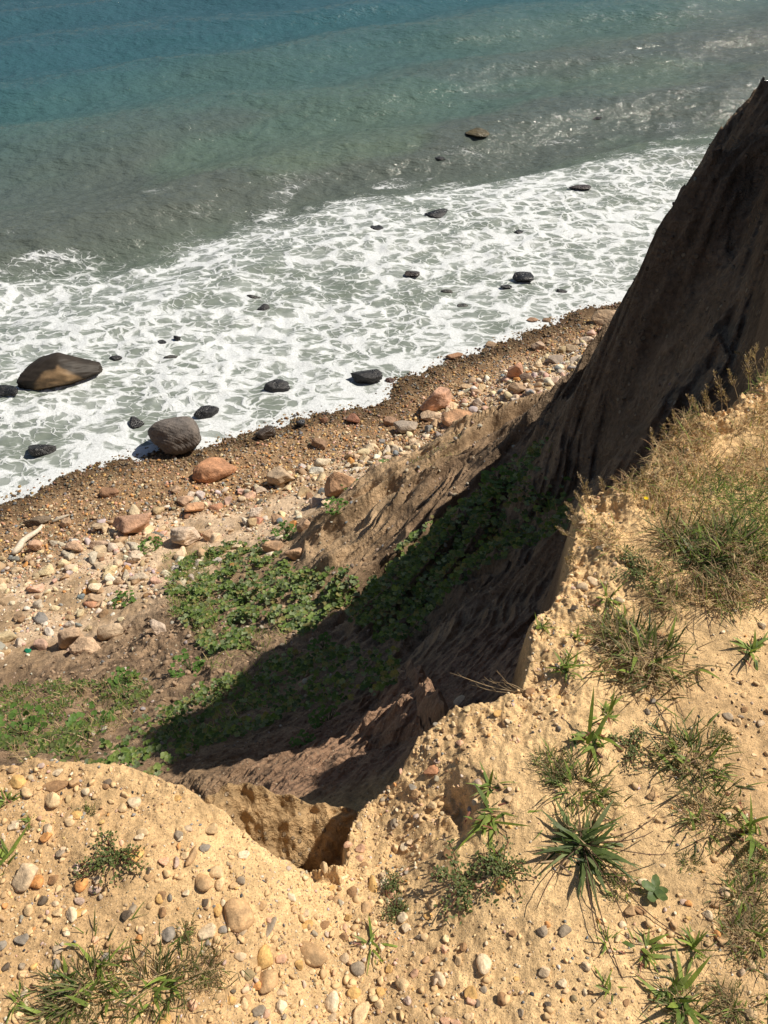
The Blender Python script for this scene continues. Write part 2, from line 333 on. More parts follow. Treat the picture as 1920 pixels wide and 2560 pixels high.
# ------------------------------------------------------------------ terrain sheet
def terrain():
    az = np.concatenate([np.arange(-180, -100, 3.), np.arange(-100, -55, .8), np.arange(-55, -32, .2), np.arange(-32, 32, FINE_AZ), np.arange(32, 55, .25), np.arange(55, 100, .8), np.arange(100, 180, 3.)])
    az = np.radians(az)
    rs = [.02, .1, .2, .3]
    while rs[-1] < 3.3: rs.append(rs[-1]+.0042*FR)
    while rs[-1] < 26: rs.append(rs[-1]*(1+.0036*FR))
    while rs[-1] < 90: rs.append(rs[-1]*1.04)
    r = np.array(rs); A, R = np.meshgrid(az, r, indexing='ij'); X = np.sin(A)*R; Y = np.cos(A)*R
    Z, s, d, k, slope, zb = land(X, Y, True, True)
    na, nr = A.shape; idx = np.arange(na*nr).reshape(na, nr)
    F = np.stack([idx, np.roll(idx, -1, 0), np.roll(np.roll(idx, -1, 0), -1, 1), np.roll(idx, -1, 1)], -1)[:, :-1].reshape(-1, 4)
    # own colours of the ground: pale sand on the bluff top, brown earth on the slope, wet shingle by the water
    def c3(r_, g_, b_): return np.array([r_, g_, b_])
    sh = X.shape; n1 = fbm(X*.8, Y*.8, 4, 201); n2 = fbm(X*3, Y*3, 4, 203)
    def mx(a, b, t): return a*(1-t[..., None])+b*t[..., None]
    sand = mx(np.broadcast_to(c3(.71, .485, .25), sh+(3,)), c3(.56, .37, .19), sst(-.4, .6, n1+.4*n2))
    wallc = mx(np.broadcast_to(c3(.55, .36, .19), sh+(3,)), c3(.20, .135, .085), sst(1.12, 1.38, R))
    soil = mx(np.broadcast_to(c3(.23, .155, .098), sh+(3,)), c3(.33, .225, .14), sst(-.3, .5, n2))
    soil = mx(soil, c3(.42, .29, .175), sst(2.6, .9, zb)*sst(-.5, .4, n2+.3))
    toe = sst(-3.5, 0, X+.3*(Y-10))*sst(4.8, 3.2, zb)
    soil = mx(soil, c3(.52, .365, .22), toe*.9)
    red = sst(4.2, 2.8, R)*sst(-1.2, -.3, X)*sst(1.45, 1.7, R); soil = mx(soil, c3(.38, .235, .155), red*.8)
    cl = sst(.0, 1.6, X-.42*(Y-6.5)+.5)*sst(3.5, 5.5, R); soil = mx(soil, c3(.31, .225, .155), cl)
    soil = mx(soil, c3(.50, .335, .175), sst(1.7, 1.45, R)*sst(.16, .06, X))
    soil = soil*(1+.25*np.clip(fbm(X*1.5, Y*1.5, 3, 207), -.6, .6))[..., None]
    bsand = mx(np.broadcast_to(c3(.64, .475, .32), sh+(3,)), c3(.43, .30, .18), sst(0, .7, n1+.3*n2+.15))
    shing = mx(np.broadcast_to(c3(.27, .17, .095), sh+(3,)), c3(.36, .235, .13), sst(-.3, .4, n2))
    wet = sst(-1.5, -.4, s+.4*n1); shing = shing*(1-.6*wet)[..., None]
    bs = s+1.3*perlin(X*.35, Y*.35, 211)-.9*sst(-2, 3, X)
    beach = mx(bsand, shing, sst(-4.0+.0*s, -2.9, bs))
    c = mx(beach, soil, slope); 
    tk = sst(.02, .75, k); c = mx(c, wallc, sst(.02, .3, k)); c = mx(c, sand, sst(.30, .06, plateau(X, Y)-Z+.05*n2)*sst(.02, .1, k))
    C = c.reshape(-1, 3)
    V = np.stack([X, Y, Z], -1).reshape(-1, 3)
    kf = k.ravel()[F].mean(1); zf = zb.ravel()[F].mean(1); sf = s.ravel()[F].mean(1); cf = cl.ravel()[F].mean(1); rf = R.ravel()[F].mean(1); slf = slope.ravel()[F].mean(1)
    top = kf > .25; cliff = (cf > .5) & (~top) & (slf > .5); sl_ = (slf > .5) & ~cliff & ~top; be = ~(top | cliff | sl_)
    for nm, msk, mt in (('ground', top, M_SAND), ('cliff', cliff, M_CLIFF), ('slope', sl_, M_SLOPE), ('beach', be & (sf < 14), M_BEACH)):
        f = F[msk]; u, inv = np.unique(f, return_inverse=True)
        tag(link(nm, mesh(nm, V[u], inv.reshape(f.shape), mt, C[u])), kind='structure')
FINE_AZ, FR = (.078, 1.0)
terrain()
# ------------------------------------------------------------------ the sea
def sea():
    az = np.radians(np.concatenate([np.arange(-75, -33, 1.), np.arange(-33, 33, .12), np.arange(33, 75.1, 1.)]))
    rs = [8.]
    while rs[-1] < 120: rs.append(rs[-1]*1.0045)
    while rs[-1] < 2500: rs.append(rs[-1]*1.05)
    A, R = np.meshgrid(az, np.array(rs), indexing='ij'); X = np.sin(A)*R; Y = np.cos(A)*R
    s = sdist(X, Y, SHORE, False); f = sdist(X, Y, FOAM, False)          # f > 0: beyond the surf
    # swell runs in towards the shore; wind chop rides on it
    a = -.5*X+.866*Y; b = .866*X+.5*Y
    env = sst(0, 6, s); Z = waves(X, Y, s, f)
    Z = Z*sst(400, 90, R)
    cov = sst(2.0, -1.3, f+1.3*perlin(X*.35, Y*.35, 321)+.5*perlin(X*1.1, Y*1.1, 323))
    left = sst(3, -9, X)
    thin = .5*sst(.5, .95, cov)*0
    dens = cov*(.80 + .14*perlin(X*.22, Y*.28, 325) + .10*perlin(X*.7, Y*.9, 327) - .10*sst(-2.0, -.2, f) )
    dens = dens + .16*perlin(X*.10+4, Y*.16, 361) - .14*left*sst(6.5, 2, s)*sst(.5, 2, s)
    dens = np.maximum(dens, 1.15*sst(.9, .15, s+.35*perlin(X*1.5, Y*1.5, 329)))
    # torn streaks of old foam outside the break
    st = sst(.18, .62, perlin(b*.22+1, a*.5, 331)+.4*perlin(b*.8, a*1.4, 333))*sst(9, 1, f)
    st = np.maximum(st, sst(.0, .5, perlin(b*.3, a*.6, 335))*sst(5, 0, f)*sst(-2, 6, X))
    dens = np.maximum(dens, .40*st)
    dens = np.maximum(dens, .8*sst(-.1, .35, perlin(b*.4, a*.8, 337))*np.exp(-(np.hypot(X-14.5, (Y-29)*1.0)/5.)**2))
    # tint: silty near the shore, weed and rocky bottom further out, then blue-green
    tq = sst(-2, 46, f+6*perlin(X*.05, Y*.05, 341)+3.0*perlin(b*.10, a*.25, 343)-.28*X+4)
    weed = np.clip(sst(.02, .5, perlin(b*.05+.5, a*.10, 345)+.35*perlin(b*.2, a*.4, 347)+.25)*sst(-2, 3, f)*sst(26, 10, f-.15*X), 0, 1)
    V = np.stack([X, Y, Z], -1).reshape(-1, 3); na, nr = A.shape; idx = np.arange(na*nr).reshape(na, nr)
    F = np.stack([idx[:-1, :-1], idx[1:, :-1], idx[1:, 1:], idx[:-1, 1:]], -1).reshape(-1, 4)
    zl = land(X, Y, False).ravel(); keep = (s.ravel()[F].max(1) > -1.6)
    F = F[keep]; u, inv = np.unique(F, return_inverse=True)
    blue = sst(25, 75, a-.25*b)
    me = mesh('water', V[u], inv.reshape(F.shape), M_SEA, attrs={'foam': dens.ravel()[u], 'deep': tq.ravel()[u], 'weed': weed.ravel()[u], 'blue': blue.ravel()[u], 'chop': (env*sst(-2.0, 2.5, f)).ravel()[u]})
    tag(link('water', me), kind='structure')
def sea_mat():
    m, nt, p, out = mat('sea_water'); pos = N(nt, 'NewGeometry').outputs['Position']
    at = lambda n: N(nt, 'Attribute', attribute_name=n).outputs['Fac']
    foam, deep, weed, blue, chop = at('foam'), at('deep'), at('weed'), at('blue'), at('chop')
    mp = N(nt, 'Mapping', vals={'Rotation': (0, 0, RAD(-20)), 'Scale': (.66, 1.0, 1)}); L(nt, pos, mp.inputs[0]); v0 = mp.outputs[0]
    def warp(vec, sc, amt):
        n_ = noise(nt, vec, sc, 3, .6); vm = N(nt, 'VectorMath', operation='MULTIPLY_ADD'); L(nt, n_.outputs['Color'], vm.inputs[0]); vm.inputs[1].default_value = (amt, amt, 0); L(nt, vec, vm.inputs[2]); return vm.outputs[0]
    v1 = warp(v0, .7, 1.2); v2 = warp(v1, 2.6, .34)
    def vor(sc, vec):
        v = N(nt, 'TexVoronoi', feature='DISTANCE_TO_EDGE', voronoi_dimensions='2D', vals={'Scale': sc}); L(nt, vec, v.inputs['Vector']); return v.outputs['Distance']
    big = noise(nt, v0, .75, 5, .6).outputs[0]; fine = noise(nt, pos, 13, 6, .72, .4).outputs[0]; mid = noise(nt, v1, 2.6, 5, .65).outputs[0]
    # white walls between open cells; their width follows how much foam there is
    w = math_(nt, 'MULTIPLY_ADD', math_(nt, 'SUBTRACT', big, .5), .80, math_(nt, 'MULTIPLY_ADD', foam, .31, -.118))
    w = math_(nt, 'ADD', w, math_(nt, 'MULTIPLY', math_(nt, 'SUBTRACT', mid, .5), .30))
    soft = math_(nt, 'MULTIPLY', math_(nt, 'SUBTRACT', fine, .5), .10)
    pick_ = mrange(nt, noise(nt, pos, .22, 3, .5).outputs[0], .44, .58)
    va = math_(nt, 'MULTIPLY', vor(1.7, v2), math_(nt, 'SUBTRACT', 1.0, pick_)); vb = math_(nt, 'MULTIPLY', math_(nt, 'MULTIPLY', vor(.95, v2), 1.15), pick_)
    d1 = math_(nt, 'SUBTRACT', math_(nt, 'ADD', math_(nt, 'ADD', va, vb), soft), w)
    d2 = math_(nt, 'SUBTRACT', math_(nt, 'ADD', vor(3.6, v2), soft), math_(nt, 'MULTIPLY_ADD', w, .6, .02))
    l1 = mrange(nt, d1, .10, -.05); l2 = math_(nt, 'MULTIPLY', mrange(nt, d2, .10, -.05), mrange(nt, mid, .3, .6, .25, .9))
    lace = math_(nt, 'MAXIMUM', l1, l2)
    body = math_(nt, 'MULTIPLY', lace, mrange(nt, foam, .06, .40))
    body = math_(nt, 'MULTIPLY', body, mrange(nt, fine, .3, .6, .76, 1.0))
    milk = math_(nt, 'MULTIPLY', mrange(nt, foam, .15, .9), mrange(nt, big, .3, .7, .12, .40))
    full = mrange(nt, foam, .95, 1.1)
    fo = math_(nt, 'MAXIMUM', math_(nt, 'MAXIMUM', body, milk), math_(nt, 'MULTIPLY', full, mrange(nt, fine, .3, .6, .55, 1)), clamp=True)
    silt = mixc(nt, noise(nt, pos, .3, 4, .6).outputs[0], (.095, .125, .095), (.135, .162, .118))
    sea_ = mixc(nt, blue, (.048, .135, .132), (.038, .100, .125))
    c = mixc(nt, deep, silt, sea_); c = mixc(nt, math_(nt, 'MULTIPLY', weed, .55), c, (.088, .092, .092))
    c = mixc(nt, fo, c, (.68, .71, .73))
    L(nt, c, p.inputs['Base Color']); L(nt, mrange(nt, fo, 0, .6, .10, .75), p.inputs['Roughness']); p.inputs['IOR'].default_value = 1.33
    mp2 = N(nt, 'Mapping', vals={'Rotation': (0, 0, RAD(-6)), 'Scale': (.55, 1.1, 1)}); L(nt, pos, mp2.inputs[0])
    r1 = noise(nt, mp2.outputs[0], .8, 5, .58, .1).outputs[0]; r2 = noise(nt, mp2.outputs[0], 4.0, 4, .55, .1).outputs[0]
    hgt = math_(nt, 'MULTIPLY', math_(nt, 'ADD', r1, math_(nt, 'MULTIPLY', r2, .30)), math_(nt, 'MULTIPLY_ADD', chop, .8, .2))
    nrm = bump(nt, hgt, 1.0, .38)
    nrm = bump(nt, fo, .7, .04, nrm)
    L(nt, nrm, p.inputs['Normal'])
    return m
M_SEA = sea_mat()
sea()
# ------------------------------------------------------------------ stones
def ico(sub):
    t = (1+5**.5)/2
    V = [(-1,t,0),(1,t,0),(-1,-t,0),(1,-t,0),(0,-1,t),(0,1,t),(0,-1,-t),(0,1,-t),(t,0,-1),(t,0,1),(-t,0,-1),(-t,0,1)]
    F = [(0,11,5),(0,5,1),(0,1,7),(0,7,10),(0,10,11),(1,5,9),(5,11,4),(11,10,2),(10,7,6),(7,1,8),(3,9,4),(3,4,2),(3,2,6),(3,6,8),(3,8,9),(4,9,5),(2,4,11),(6,2,10),(8,6,7),(9,8,1)]
    V = [np.array(v)/np.linalg.norm(v) for v in V]
    for _ in range(sub):
        mid = {}; G = []
        def m(a, b):
            k = (min(a, b), max(a, b))
            if k not in mid:
                p = V[a]+V[b]; V.append(p/np.linalg.norm(p)); mid[k] = len(V)-1
            return mid[k]
        for a, b, c in F:
            x, y, z = m(a, b), m(b, c), m(c, a); G += [(a, x, z), (b, y, x), (c, z, y), (x, y, z)]
        F = G
    return np.array(V), np.array(F)
ICO = {s: ico(s) for s in (1, 2, 3, 4, 5)}
def rock_shape(seed, sub, planes=14, soft=10, bumpy=.03):
    """a convex block: planes cut from a ball, edges rounded by `soft` (small = pebble)"""
    rg = np.random.RandomState(seed); D, F = ICO[sub]
    n = rg.normal(size=(planes, 3)); n /= np.linalg.norm(n, axis=1)[:, None]; d = rg.uniform(.62, 1.0, planes)
    q = np.maximum(D@n.T, .02)/d; r = 1/(np.sum(q**soft, 1))**(1/soft); r = np.minimum(r, 1.35)
    for f, a in ((2.2, bumpy), (4.5, bumpy*.6), (9, bumpy*.35), (19, bumpy*.2)):
        for _ in range(3):
            w = rg.normal(size=3)*f; r = r*(1+a*np.sin(D@w+rg.uniform(0, 6.28)))
    V = D*r[:, None]; V = V-(V.max(0)+V.min(0))/2; V /= (V.max(0)-V.min(0)).max()/2
    return V, F
def rock_mat(name, wet=False):
    m, nt, p, out = mat(name); tc = N(nt, 'TexCoord'); oi = N(nt, 'ObjectInfo'); pos = N(nt, 'NewGeometry').outputs['Position']
    sc = 3 if wet or 'boulder' in name else 45
    n1 = noise(nt, pos, sc, 6, .65); n2 = noise(nt, pos, sc*4.5, 5, .7); n3 = noise(nt, pos, sc*.5, 3, .6)
    f = math_(nt, 'MULTIPLY', mrange(nt, n1.outputs[0], .3, .7, .72, 1.22), mrange(nt, n2.outputs[0], .3, .7, .8, 1.18))
    c = mixc(nt, 1, oi.outputs['Color'], f, 'MULTIPLY')
    tint = mixc(nt, n3.outputs['Fac'], (.9, .95, 1.05), (1.12, .98, .82)); c = mixc(nt, .8, c, tint, 'MULTIPLY')
    L(nt, c, p.inputs['Base Color'])
    if wet:
        L(nt, mrange(nt, n1.outputs[0], .35, .65, .18, .5), p.inputs['Roughness']); p.inputs['Specular IOR Level'].default_value = .5
    else:
        p.inputs['Roughness'].default_value = .8; p.inputs['Specular IOR Level'].default_value = .25
    h = math_(nt, 'ADD', n1.outputs[0], math_(nt, 'MULTIPLY', n2.outputs[0], .4))
    L(nt, bump(nt, h, .8, 0.11 if sc == 3 else .004), p.inputs['Normal'])
    return m
M_BOULDER = rock_mat('boulder_rock'); M_WET = rock_mat('wet_rock', True); M_STONE = rock_mat('pebble_stone')
def stuff_mat(name, rough=.85, sc=60, trans=False):
    m, nt, p, out = mat(name); col = N(nt, 'VertexColor', layer_name='Col').outputs[0]; pos = N(nt, 'NewGeometry').outputs['Position']
    n1 = noise(nt, pos, sc, 4, .6); c = mixc(nt, 1, col, mrange(nt, n1.outputs[0], .3, .7, .8, 1.2), 'MULTIPLY')
    L(nt, c, p.inputs['Base Color']); p.inputs['Roughness'].default_value = rough; p.inputs['Specular IOR Level'].default_value = .25
    if trans:
        tr = nt.nodes.new('ShaderNodeBsdfTranslucent'); L(nt, mixc(nt, 1, c, (1.25, 1.3, .6), 'MULTIPLY'), tr.inputs[0])
        mx = nt.nodes.new('ShaderNodeMixShader'); mx.inputs[0].default_value = .32; L(nt, p.outputs[0], mx.inputs[1]); L(nt, tr.outputs[0], mx.inputs[2]); L(nt, mx.outputs[0], out.inputs[0])
    return m
M_GRIT = stuff_mat('loose_stones'); M_LEAF = stuff_mat('green_leaf', .5, 90, True); M_STRAW = stuff_mat('dry_straw', .75, 90, True); M_WOOD = stuff_mat('driftwood', .85, 25)
RG = np.random.RandomState(11); random.seed(5)
def rotz(a):
    c, s = np.cos(a), np.sin(a); return np.array([[c, -s, 0], [s, c, 0], [0, 0, 1]])
STONE = {'white': (.72, .66, .54), 'cream': (.66, .53, .35), 'yellow': (.62, .42, .17), 'orange': (.56, .28, .10), 'tan': (.46, .33, .20), 'brown': (.26, .16, .09), 'grey': (.26, .25, .23),
         'bluegrey': (.20, .22, .24), 'dark': (.055, .055, .06), 'pink': (.60, .40, .31), 'lilac': (.50, .42, .41), 'salmon': (.52, .27, .17), 'pale': (.58, .50, .39), 'olive': (.22, .20, .13)}
CWORD = {'bluegrey': 'blue-grey', 'pale': 'pale buff', 'dark': 'nearly black'}
# ---- boulders in the wash and on the beach:  u, v, width px, height px, colour, planes/softness, wet, label
def boulder(u, v, wpx, hpx, colr, seed, planes, soft, wet, label, name='boulder', cat='boulder', group=None, rot=None, taper=0, sink=.25, deep=None, sub=4, lift=0):
    x, y, z, t = hit(u, v+hpx*.30); x, y, z, t = float(x[0]), float(y[0]), float(z[0]), float(t[0])
    if z < .02:
        x1, y1 = np.array(x), np.array(y); z = float(waves(x1, y1, sdist(x1, y1, SHORE, False), sdist(x1, y1, FOAM, False)))-.03
    w = wpx/FPX*t/2; dep = math.atan2(CAMZ-z, math.hypot(x, y)); happ = hpx/FPX*t/2
    dy_ = (deep or .85)*w                                    # half-depth
    q = happ**2-(dy_*math.sin(dep))**2
    hz = math.sqrt(q)/math.cos(dep) if q > (.35*happ)**2 else None
    if hz is None: dy_ = .75*happ/math.sin(dep); hz = happ*.66/math.cos(dep)
    hz = min(hz, w*1.1)*(1+sink*.3)
    V, F = rock_shape(seed, sub, planes, soft*2.2 if soft > 9 else soft*1.2, .028)
    ext = V.max(0)-V.min(0); V = V/ext*2
    V = V*np.array([w, dy_, hz])
    if taper:
        q_ = (V[:, 2]/hz+1)/2; V[:, 0] = V[:, 0]*(1-.55*taper*q_)+w*.34*taper*q_; V[:, 1] *= 1-.5*taper*q_
    if rot: V = V@rotz(rot).T
    V[:, 2] += hz*(1-sink)
    o = link(name, mesh(name, V, F, M_WET if wet else M_BOULDER), None, (x, y, z+lift))
    cc = np.array(STONE[colr]) if isinstance(colr, str) else np.array(colr)
    if not wet: cc = .58*cc+.42*(cc.mean()*np.array([1.32, .98, .72]))
    o.color = (*(np.minimum(cc*(1 if wet else 1.22), .75)), 1)
    return tag(o, label, cat, group)
K = (.022, .022, .024); KB = (.05, .035, .022)
surf = [
 (15,845,62,22,K,3,10,6,'low black wet rock awash at the left picture edge below the big two-tone boulder'),
 (600,832,58,27,K,4,9,5,'smooth black wet rock awash between the grey boulder and the square black rock'),
 (792,812,70,30,K,5,7,14,'square-topped black wet rock where the foam meets the shingle'),
 (843,820,22,13,(.07,.03,.02),6,9,8,'small dark red-brown rock just right of the square-topped black rock'),
 (447,890,52,26,K,7,8,12,'black wet rock in the foam right behind the round grey boulder'),
 (295,912,36,22,K,8,9,6,'small black wet rock left of the round grey boulder'),
 (90,970,62,30,K,9,9,6,'black wet rock near the left edge in thin foam close to the shingle'),
 (575,935,46,30,(.06,.042,.03),10,10,6,'dark brown wet rock at the edge of the shingle right of the grey boulder'),
 (650,915,20,18,(.05,.055,.065),11,9,8,'small blue-black stone at the waterline right of the dark brown wet rock'),
 (942,469,52,18,K,12,7,9,'black wet rock in the foam farthest out of the surf rocks'),
 (815,500,34,12,K,13,9,8,'small black wet rock left of the farthest black surf rock'),
 (890,592,34,15,(.035,.025,.02),14,9,8,'small dark brown wet rock in the middle of the foam'),
 (1129,600,46,23,K,15,9,5,'rounded black wet rock in the foam near the cliff'),
 (1093,620,26,10,K,16,9,6,'little black rock just left of the rounded black rock near the cliff'),
 (1213,628,24,11,K,17,9,8,'little black rock right of the rounded black rock near the cliff'),
 (1250,416,50,12,(.04,.03,.03),18,8,8,'low dark rock awash in far foam close to the cliff outline'),
 (951,336,24,7,K,19,8,8,'tiny dark rock awash below the yellow-brown weedy rock'),
 (1120,505,22,9,K,20,9,8,'tiny black rock in the far foam right of the middle'),
 (570,668,26,14,K,21,9,8,'small black rock in the wide foam above the smooth black rock'),
 (550,642,34,9,(.06,.06,.055),22,9,8,'low dark rock awash in the foam, above a small black rock'),
 (350,740,22,10,K,23,9,8,'left one of two little dark rocks above the round grey boulder'),
 (384,734,16,14,K,24,9,8,'right one of two little dark rocks above the round grey boulder'),
 (250,772,28,12,K,25,9,8,'small dark rock awash right of the big two-tone boulder'),
 (1000,657,26,9,(.06,.06,.055),26,9,8,'low dark rock awash left of the rounded black rock near the cliff'),
 (965,628,26,8,(.06,.06,.055),27,9,8,'faint dark rock under thin foam between two black rocks'),
 (1290,252,24,5,K,28,9,8,'tiny dark rock far out in open water near the cliff'),
 (370,770,30,9,(.06,.06,.055),29,9,8,'low dark rock under thin foam, right of the big two-tone boulder'),
]
for u, v, w, h, c, sd, pl, sf, lab in surf:
    boulder(u, v, w, h, c, sd, pl, sf, True, lab, 'surf_rock', 'rock', 'dark wet rocks in the surf', sink=.3, sub=3 if w < 40 else 4)
b = boulder(1030, 297, 54, 17, (.085, .07, .03), 30, 12, 7, True, 'yellow-brown weedy rock standing out of open water beyond the foam', 'surf_rock', 'rock', sink=.3)
b = boulder(385, 940, 112, 84, (.115, .12, .125), 44, 60, 7, False, 'big round grey-brown boulder at the edge of the shingle with foam behind it', sub=5, sink=.15)
# the big two-tone boulder
def twotone():
    u, v = 135, 797; x, y, z, t = [float(q[0]) for q in hit(u, v+22)]
    V, F = rock_shape(63, 5, 9, 18, .02); V = V/(V.max(0)-V.min(0))*2
    V[:, 2] *= 1-.70*np.clip((V[:, 0]-.05)/.9, 0, 1); V[:, 2] *= .72+.28*np.clip((V[:, 0]+1)/1.1, 0, 1); V[:, 1] *= 1-.45*np.clip((V[:, 0]-.2)/.8, 0, 1)
    w = 88/FPX*t; V = V*np.array([w, w*.54, w*.52]); V = V@rotz(.28).T; V[:, 2] += w*.22
    f = fbm(V[:, 0]*1.6+3, V[:, 1]*1.6+V[:, 2], 4, 7); qx = V[:, 0]/w; qz = (V[:, 2]-w*.22)/w+.12*f
    lim = .46-.75*np.abs(qx-.12); tanm = sst(.0, .10, lim-qz)*sst(-.62, -.45, qx)*sst(.1, -.02, V[:, 1]/w-.1)
    dark = np.array([.035, .028, .022]); tan = np.array([.25, .165, .09]); C = dark+(tan-dark)*tanm[:, None]
    C = C*(1-.62*sst(.02, -.12, qz-.35*np.maximum(0, qx-.2))*sst(.75, .5, qx))[:, None]
    o = link('boulder', mesh('boulder', V, F, M_WETC, C), None, (x, y, -.08)); tag(o, 'biggest boulder in the surf, wet black back and tan-brown face, at the left', 'boulder')
M_WETC = stuff_mat('wet_boulder', .55, 4); twotone()
beach_b = [
 (463,1010,96,50,(.46,.20,.085),101,7,16,'long flat orange boulder lying on the shingle below the round grey boulder',.5),
 (608,1027,60,46,(.40,.31,.20),102,8,18,'square grey-tan boulder right of the long orange boulder',0),
 (738,1050,74,62,(.42,.225,.105),103,11,12,'orange-brown boulder half buried at the foot of the eroded slope',0),
 (290,1136,86,48,(.45,.25,.16),104,12,11,'pinkish boulder with a rounded top left of the white-pink boulder',.2),
 (403,1153,62,50,(.52,.44,.35),105,10,13,'white and pink boulder just above the leafy patch',0),
 (935,862,90,62,(.50,.265,.17),106,6,20,'tall salmon-pink slab leaning on the shingle, the largest on the far beach',0),
 (990,901,76,42,(.50,.26,.12),107,8,15,'blocky orange boulder in front of the salmon-pink slab',0),
 (930,895,46,27,(.50,.38,.25),108,8,15,'pale tan block between the salmon slab and the orange block',0),
 (878,921,54,28,(.27,.26,.235),109,8,14,'flat grey stone left of the pale tan block below the salmon slab',.2),
 (842,908,30,24,(.33,.20,.13),110,10,8,'rounded brown-pink stone left of the flat grey stone',0),
 (1104,806,50,42,(.50,.25,.16),111,8,15,'pink angular boulder on the far beach beside a grey-brown one',0),
 (1135,817,32,25,(.19,.13,.10),112,10,8,'round grey-brown boulder touching the pink angular boulder',0),
 (1116,840,40,28,(.36,.25,.15),113,9,10,'tan boulder in front of the round grey-brown boulder',0),
 (1306,688,58,34,(.36,.27,.17),114,11,9,'big tan boulder farthest away, lying against the edge of the dark cliff',.3),
 (1278,762,36,22,(.48,.36,.22),115,8,14,'yellow-tan block on the beach against the dark cliff',0),
 (1200,778,36,20,(.32,.29,.25),116,8,12,'grey block among the far beach stones left of the yellow-tan block',0),
 (1235,752,40,16,(.34,.27,.17),117,8,12,'flat tan stone among the far beach stones behind the grey block',0),
 (162,1378,58,52,(.45,.32,.20),118,9,12,'tan boulder behind the front one of the pair at the left',0),
 (187,1391,70,50,(.52,.37,.23),119,7,16,'flat-topped tan boulder, the front one of the pair at the left',0),
 (240,1360,56,34,(.42,.34,.23),120,9,14,'pale grey-tan stone half buried right of the pair of tan boulders',.3),
 (345,1357,38,34,(.50,.45,.39),121,8,12,'white and grey stone left of the leafy patch with a dark shadow',0),
 (423,1098,40,28,(.52,.27,.13),122,12,7,'rounded orange boulder above the white-pink boulder',0),
 (401,1080,36,24,(.48,.31,.20),123,10,9,'pink-tan stone just behind the rounded orange boulder',0),
 (82,1127,64,20,(.17,.14,.10),124,10,8,'flat dark slab sunk in the shingle above the driftwood',.2),
 (555,1110,30,24,(.55,.50,.43),125,10,8,'white stone between the leafy patch and the square grey-tan boulder',0),
 (660,1142,38,32,(.42,.27,.16),126,7,14,'pointed tan stone at the foot of the sunlit ridges',0),
 (590,1183,46,26,(.40,.25,.14),127,9,10,'brown clod-like boulder on the top edge of the leafy patch',0),
 (640,1195,50,30,(.42,.265,.155),128,10,9,'crumbling orange-brown clod right of the brown clod above the leafy patch',0),
 (208,1270,28,22,(.62,.53,.38),129,14,4,'smooth cream oval stone in the sandy pool left of the leafy patch',0),
 (212,1290,38,24,(.40,.29,.18),130,9,9,'tan stone just below the smooth cream oval stone',0),
 (237,1063,44,20,(.28,.14,.07),131,9,9,'red-brown boulder alone in the brown shingle at the left',.2),
 (980,771,42,13,(.30,.15,.075),132,10,8,'low red-brown stone wetted by the foam on the far beach',.2),
 (763,905,30,22,(.34,.13,.08),133,10,7,'dark red rounded stone on the wet shingle',0),
 (690,958,34,24,(.28,.17,.10),134,9,10,'brown stone on the shingle under the dark brown wet rock',0),
 (527,1178,10,8,(.3,.2,.1),135,9,10,'small brown stone at the back of the leafy patch',0),
 (294,1196,30,16,(.55,.47,.36),136,9,9,'cream stone, upper one of two beside the leafy patch',0),
 (293,1206,34,20,(.60,.52,.41),137,9,8,'cream stone, lower one of two beside the leafy patch',0),
 (165,1182,44,26,(.50,.33,.21),138,8,13,'pinkish angular stone right of the driftwood',0),
 (80,1178,32,26,(.46,.28,.19),139,9,12,'pink stone leaning beside the driftwood',0),
 (218,1140,38,18,(.44,.36,.23),140,10,8,'flat yellow-grey stone left of the pinkish boulder',0),
 (142,1128,24,20,(.44,.29,.17),141,9,9,'small tan block right of the flat dark slab',0),
 (217,1176,44,22,(.50,.36,.25),142,8,13,'pale pink block in the middle of the left cobbles',0),
 (455,1155,34,24,(.44,.31,.20),143,9,10,'tan stone right of the white-pink boulder',0),
 (565,1056,28,18,(.36,.31,.25),144,9,10,'grey-tan stone left of the square boulder foot',0),
 (380,1060,24,16,(.40,.28,.18),145,9,10,'small tan stone under the long orange boulder',0),
 (1060,745,26,11,(.28,.2,.13),146,9,9,'brown stone at the far waterline near the foam',0),
 (1150,690,26,10,(.30,.17,.10),147,9,9,'dark red-brown stone at the far waterline below the black rocks',0),
 (1180,690,18,10,(.2,.13,.08),148,9,9,'small dark brown stone right of the far red-brown stone',0),
 (1185,820,60,16,(.44,.34,.24),149,9,12,'row-end flat pinkish stone on the far beach',0),
 (1160,745,30,20,(.35,.27,.2),150,9,12,'grey-tan stone on the far shingle above the pink boulder',0),
 (700,905,18,14,(.2,.09,.05),151,9,8,'little maroon stone on the wet shingle',0),
 (1010,835,30,10,(.5,.36,.2),152,9,12,'yellow-tan flat stone on shingle right of the salmon-pink slab',0),
]
for u, v, w, h, c, sd, pl, sf, lab, rt in beach_b:
    boulder(u, v, w, h, c, sd, pl, sf, False, lab, 'boulder' if w >= 36 else 'beach_stone', 'boulder' if w >= 36 else 'stone', 'boulders and large stones on the beach', rot=rt, sub=4, taper=1 if sd in (106, 111) else 0)
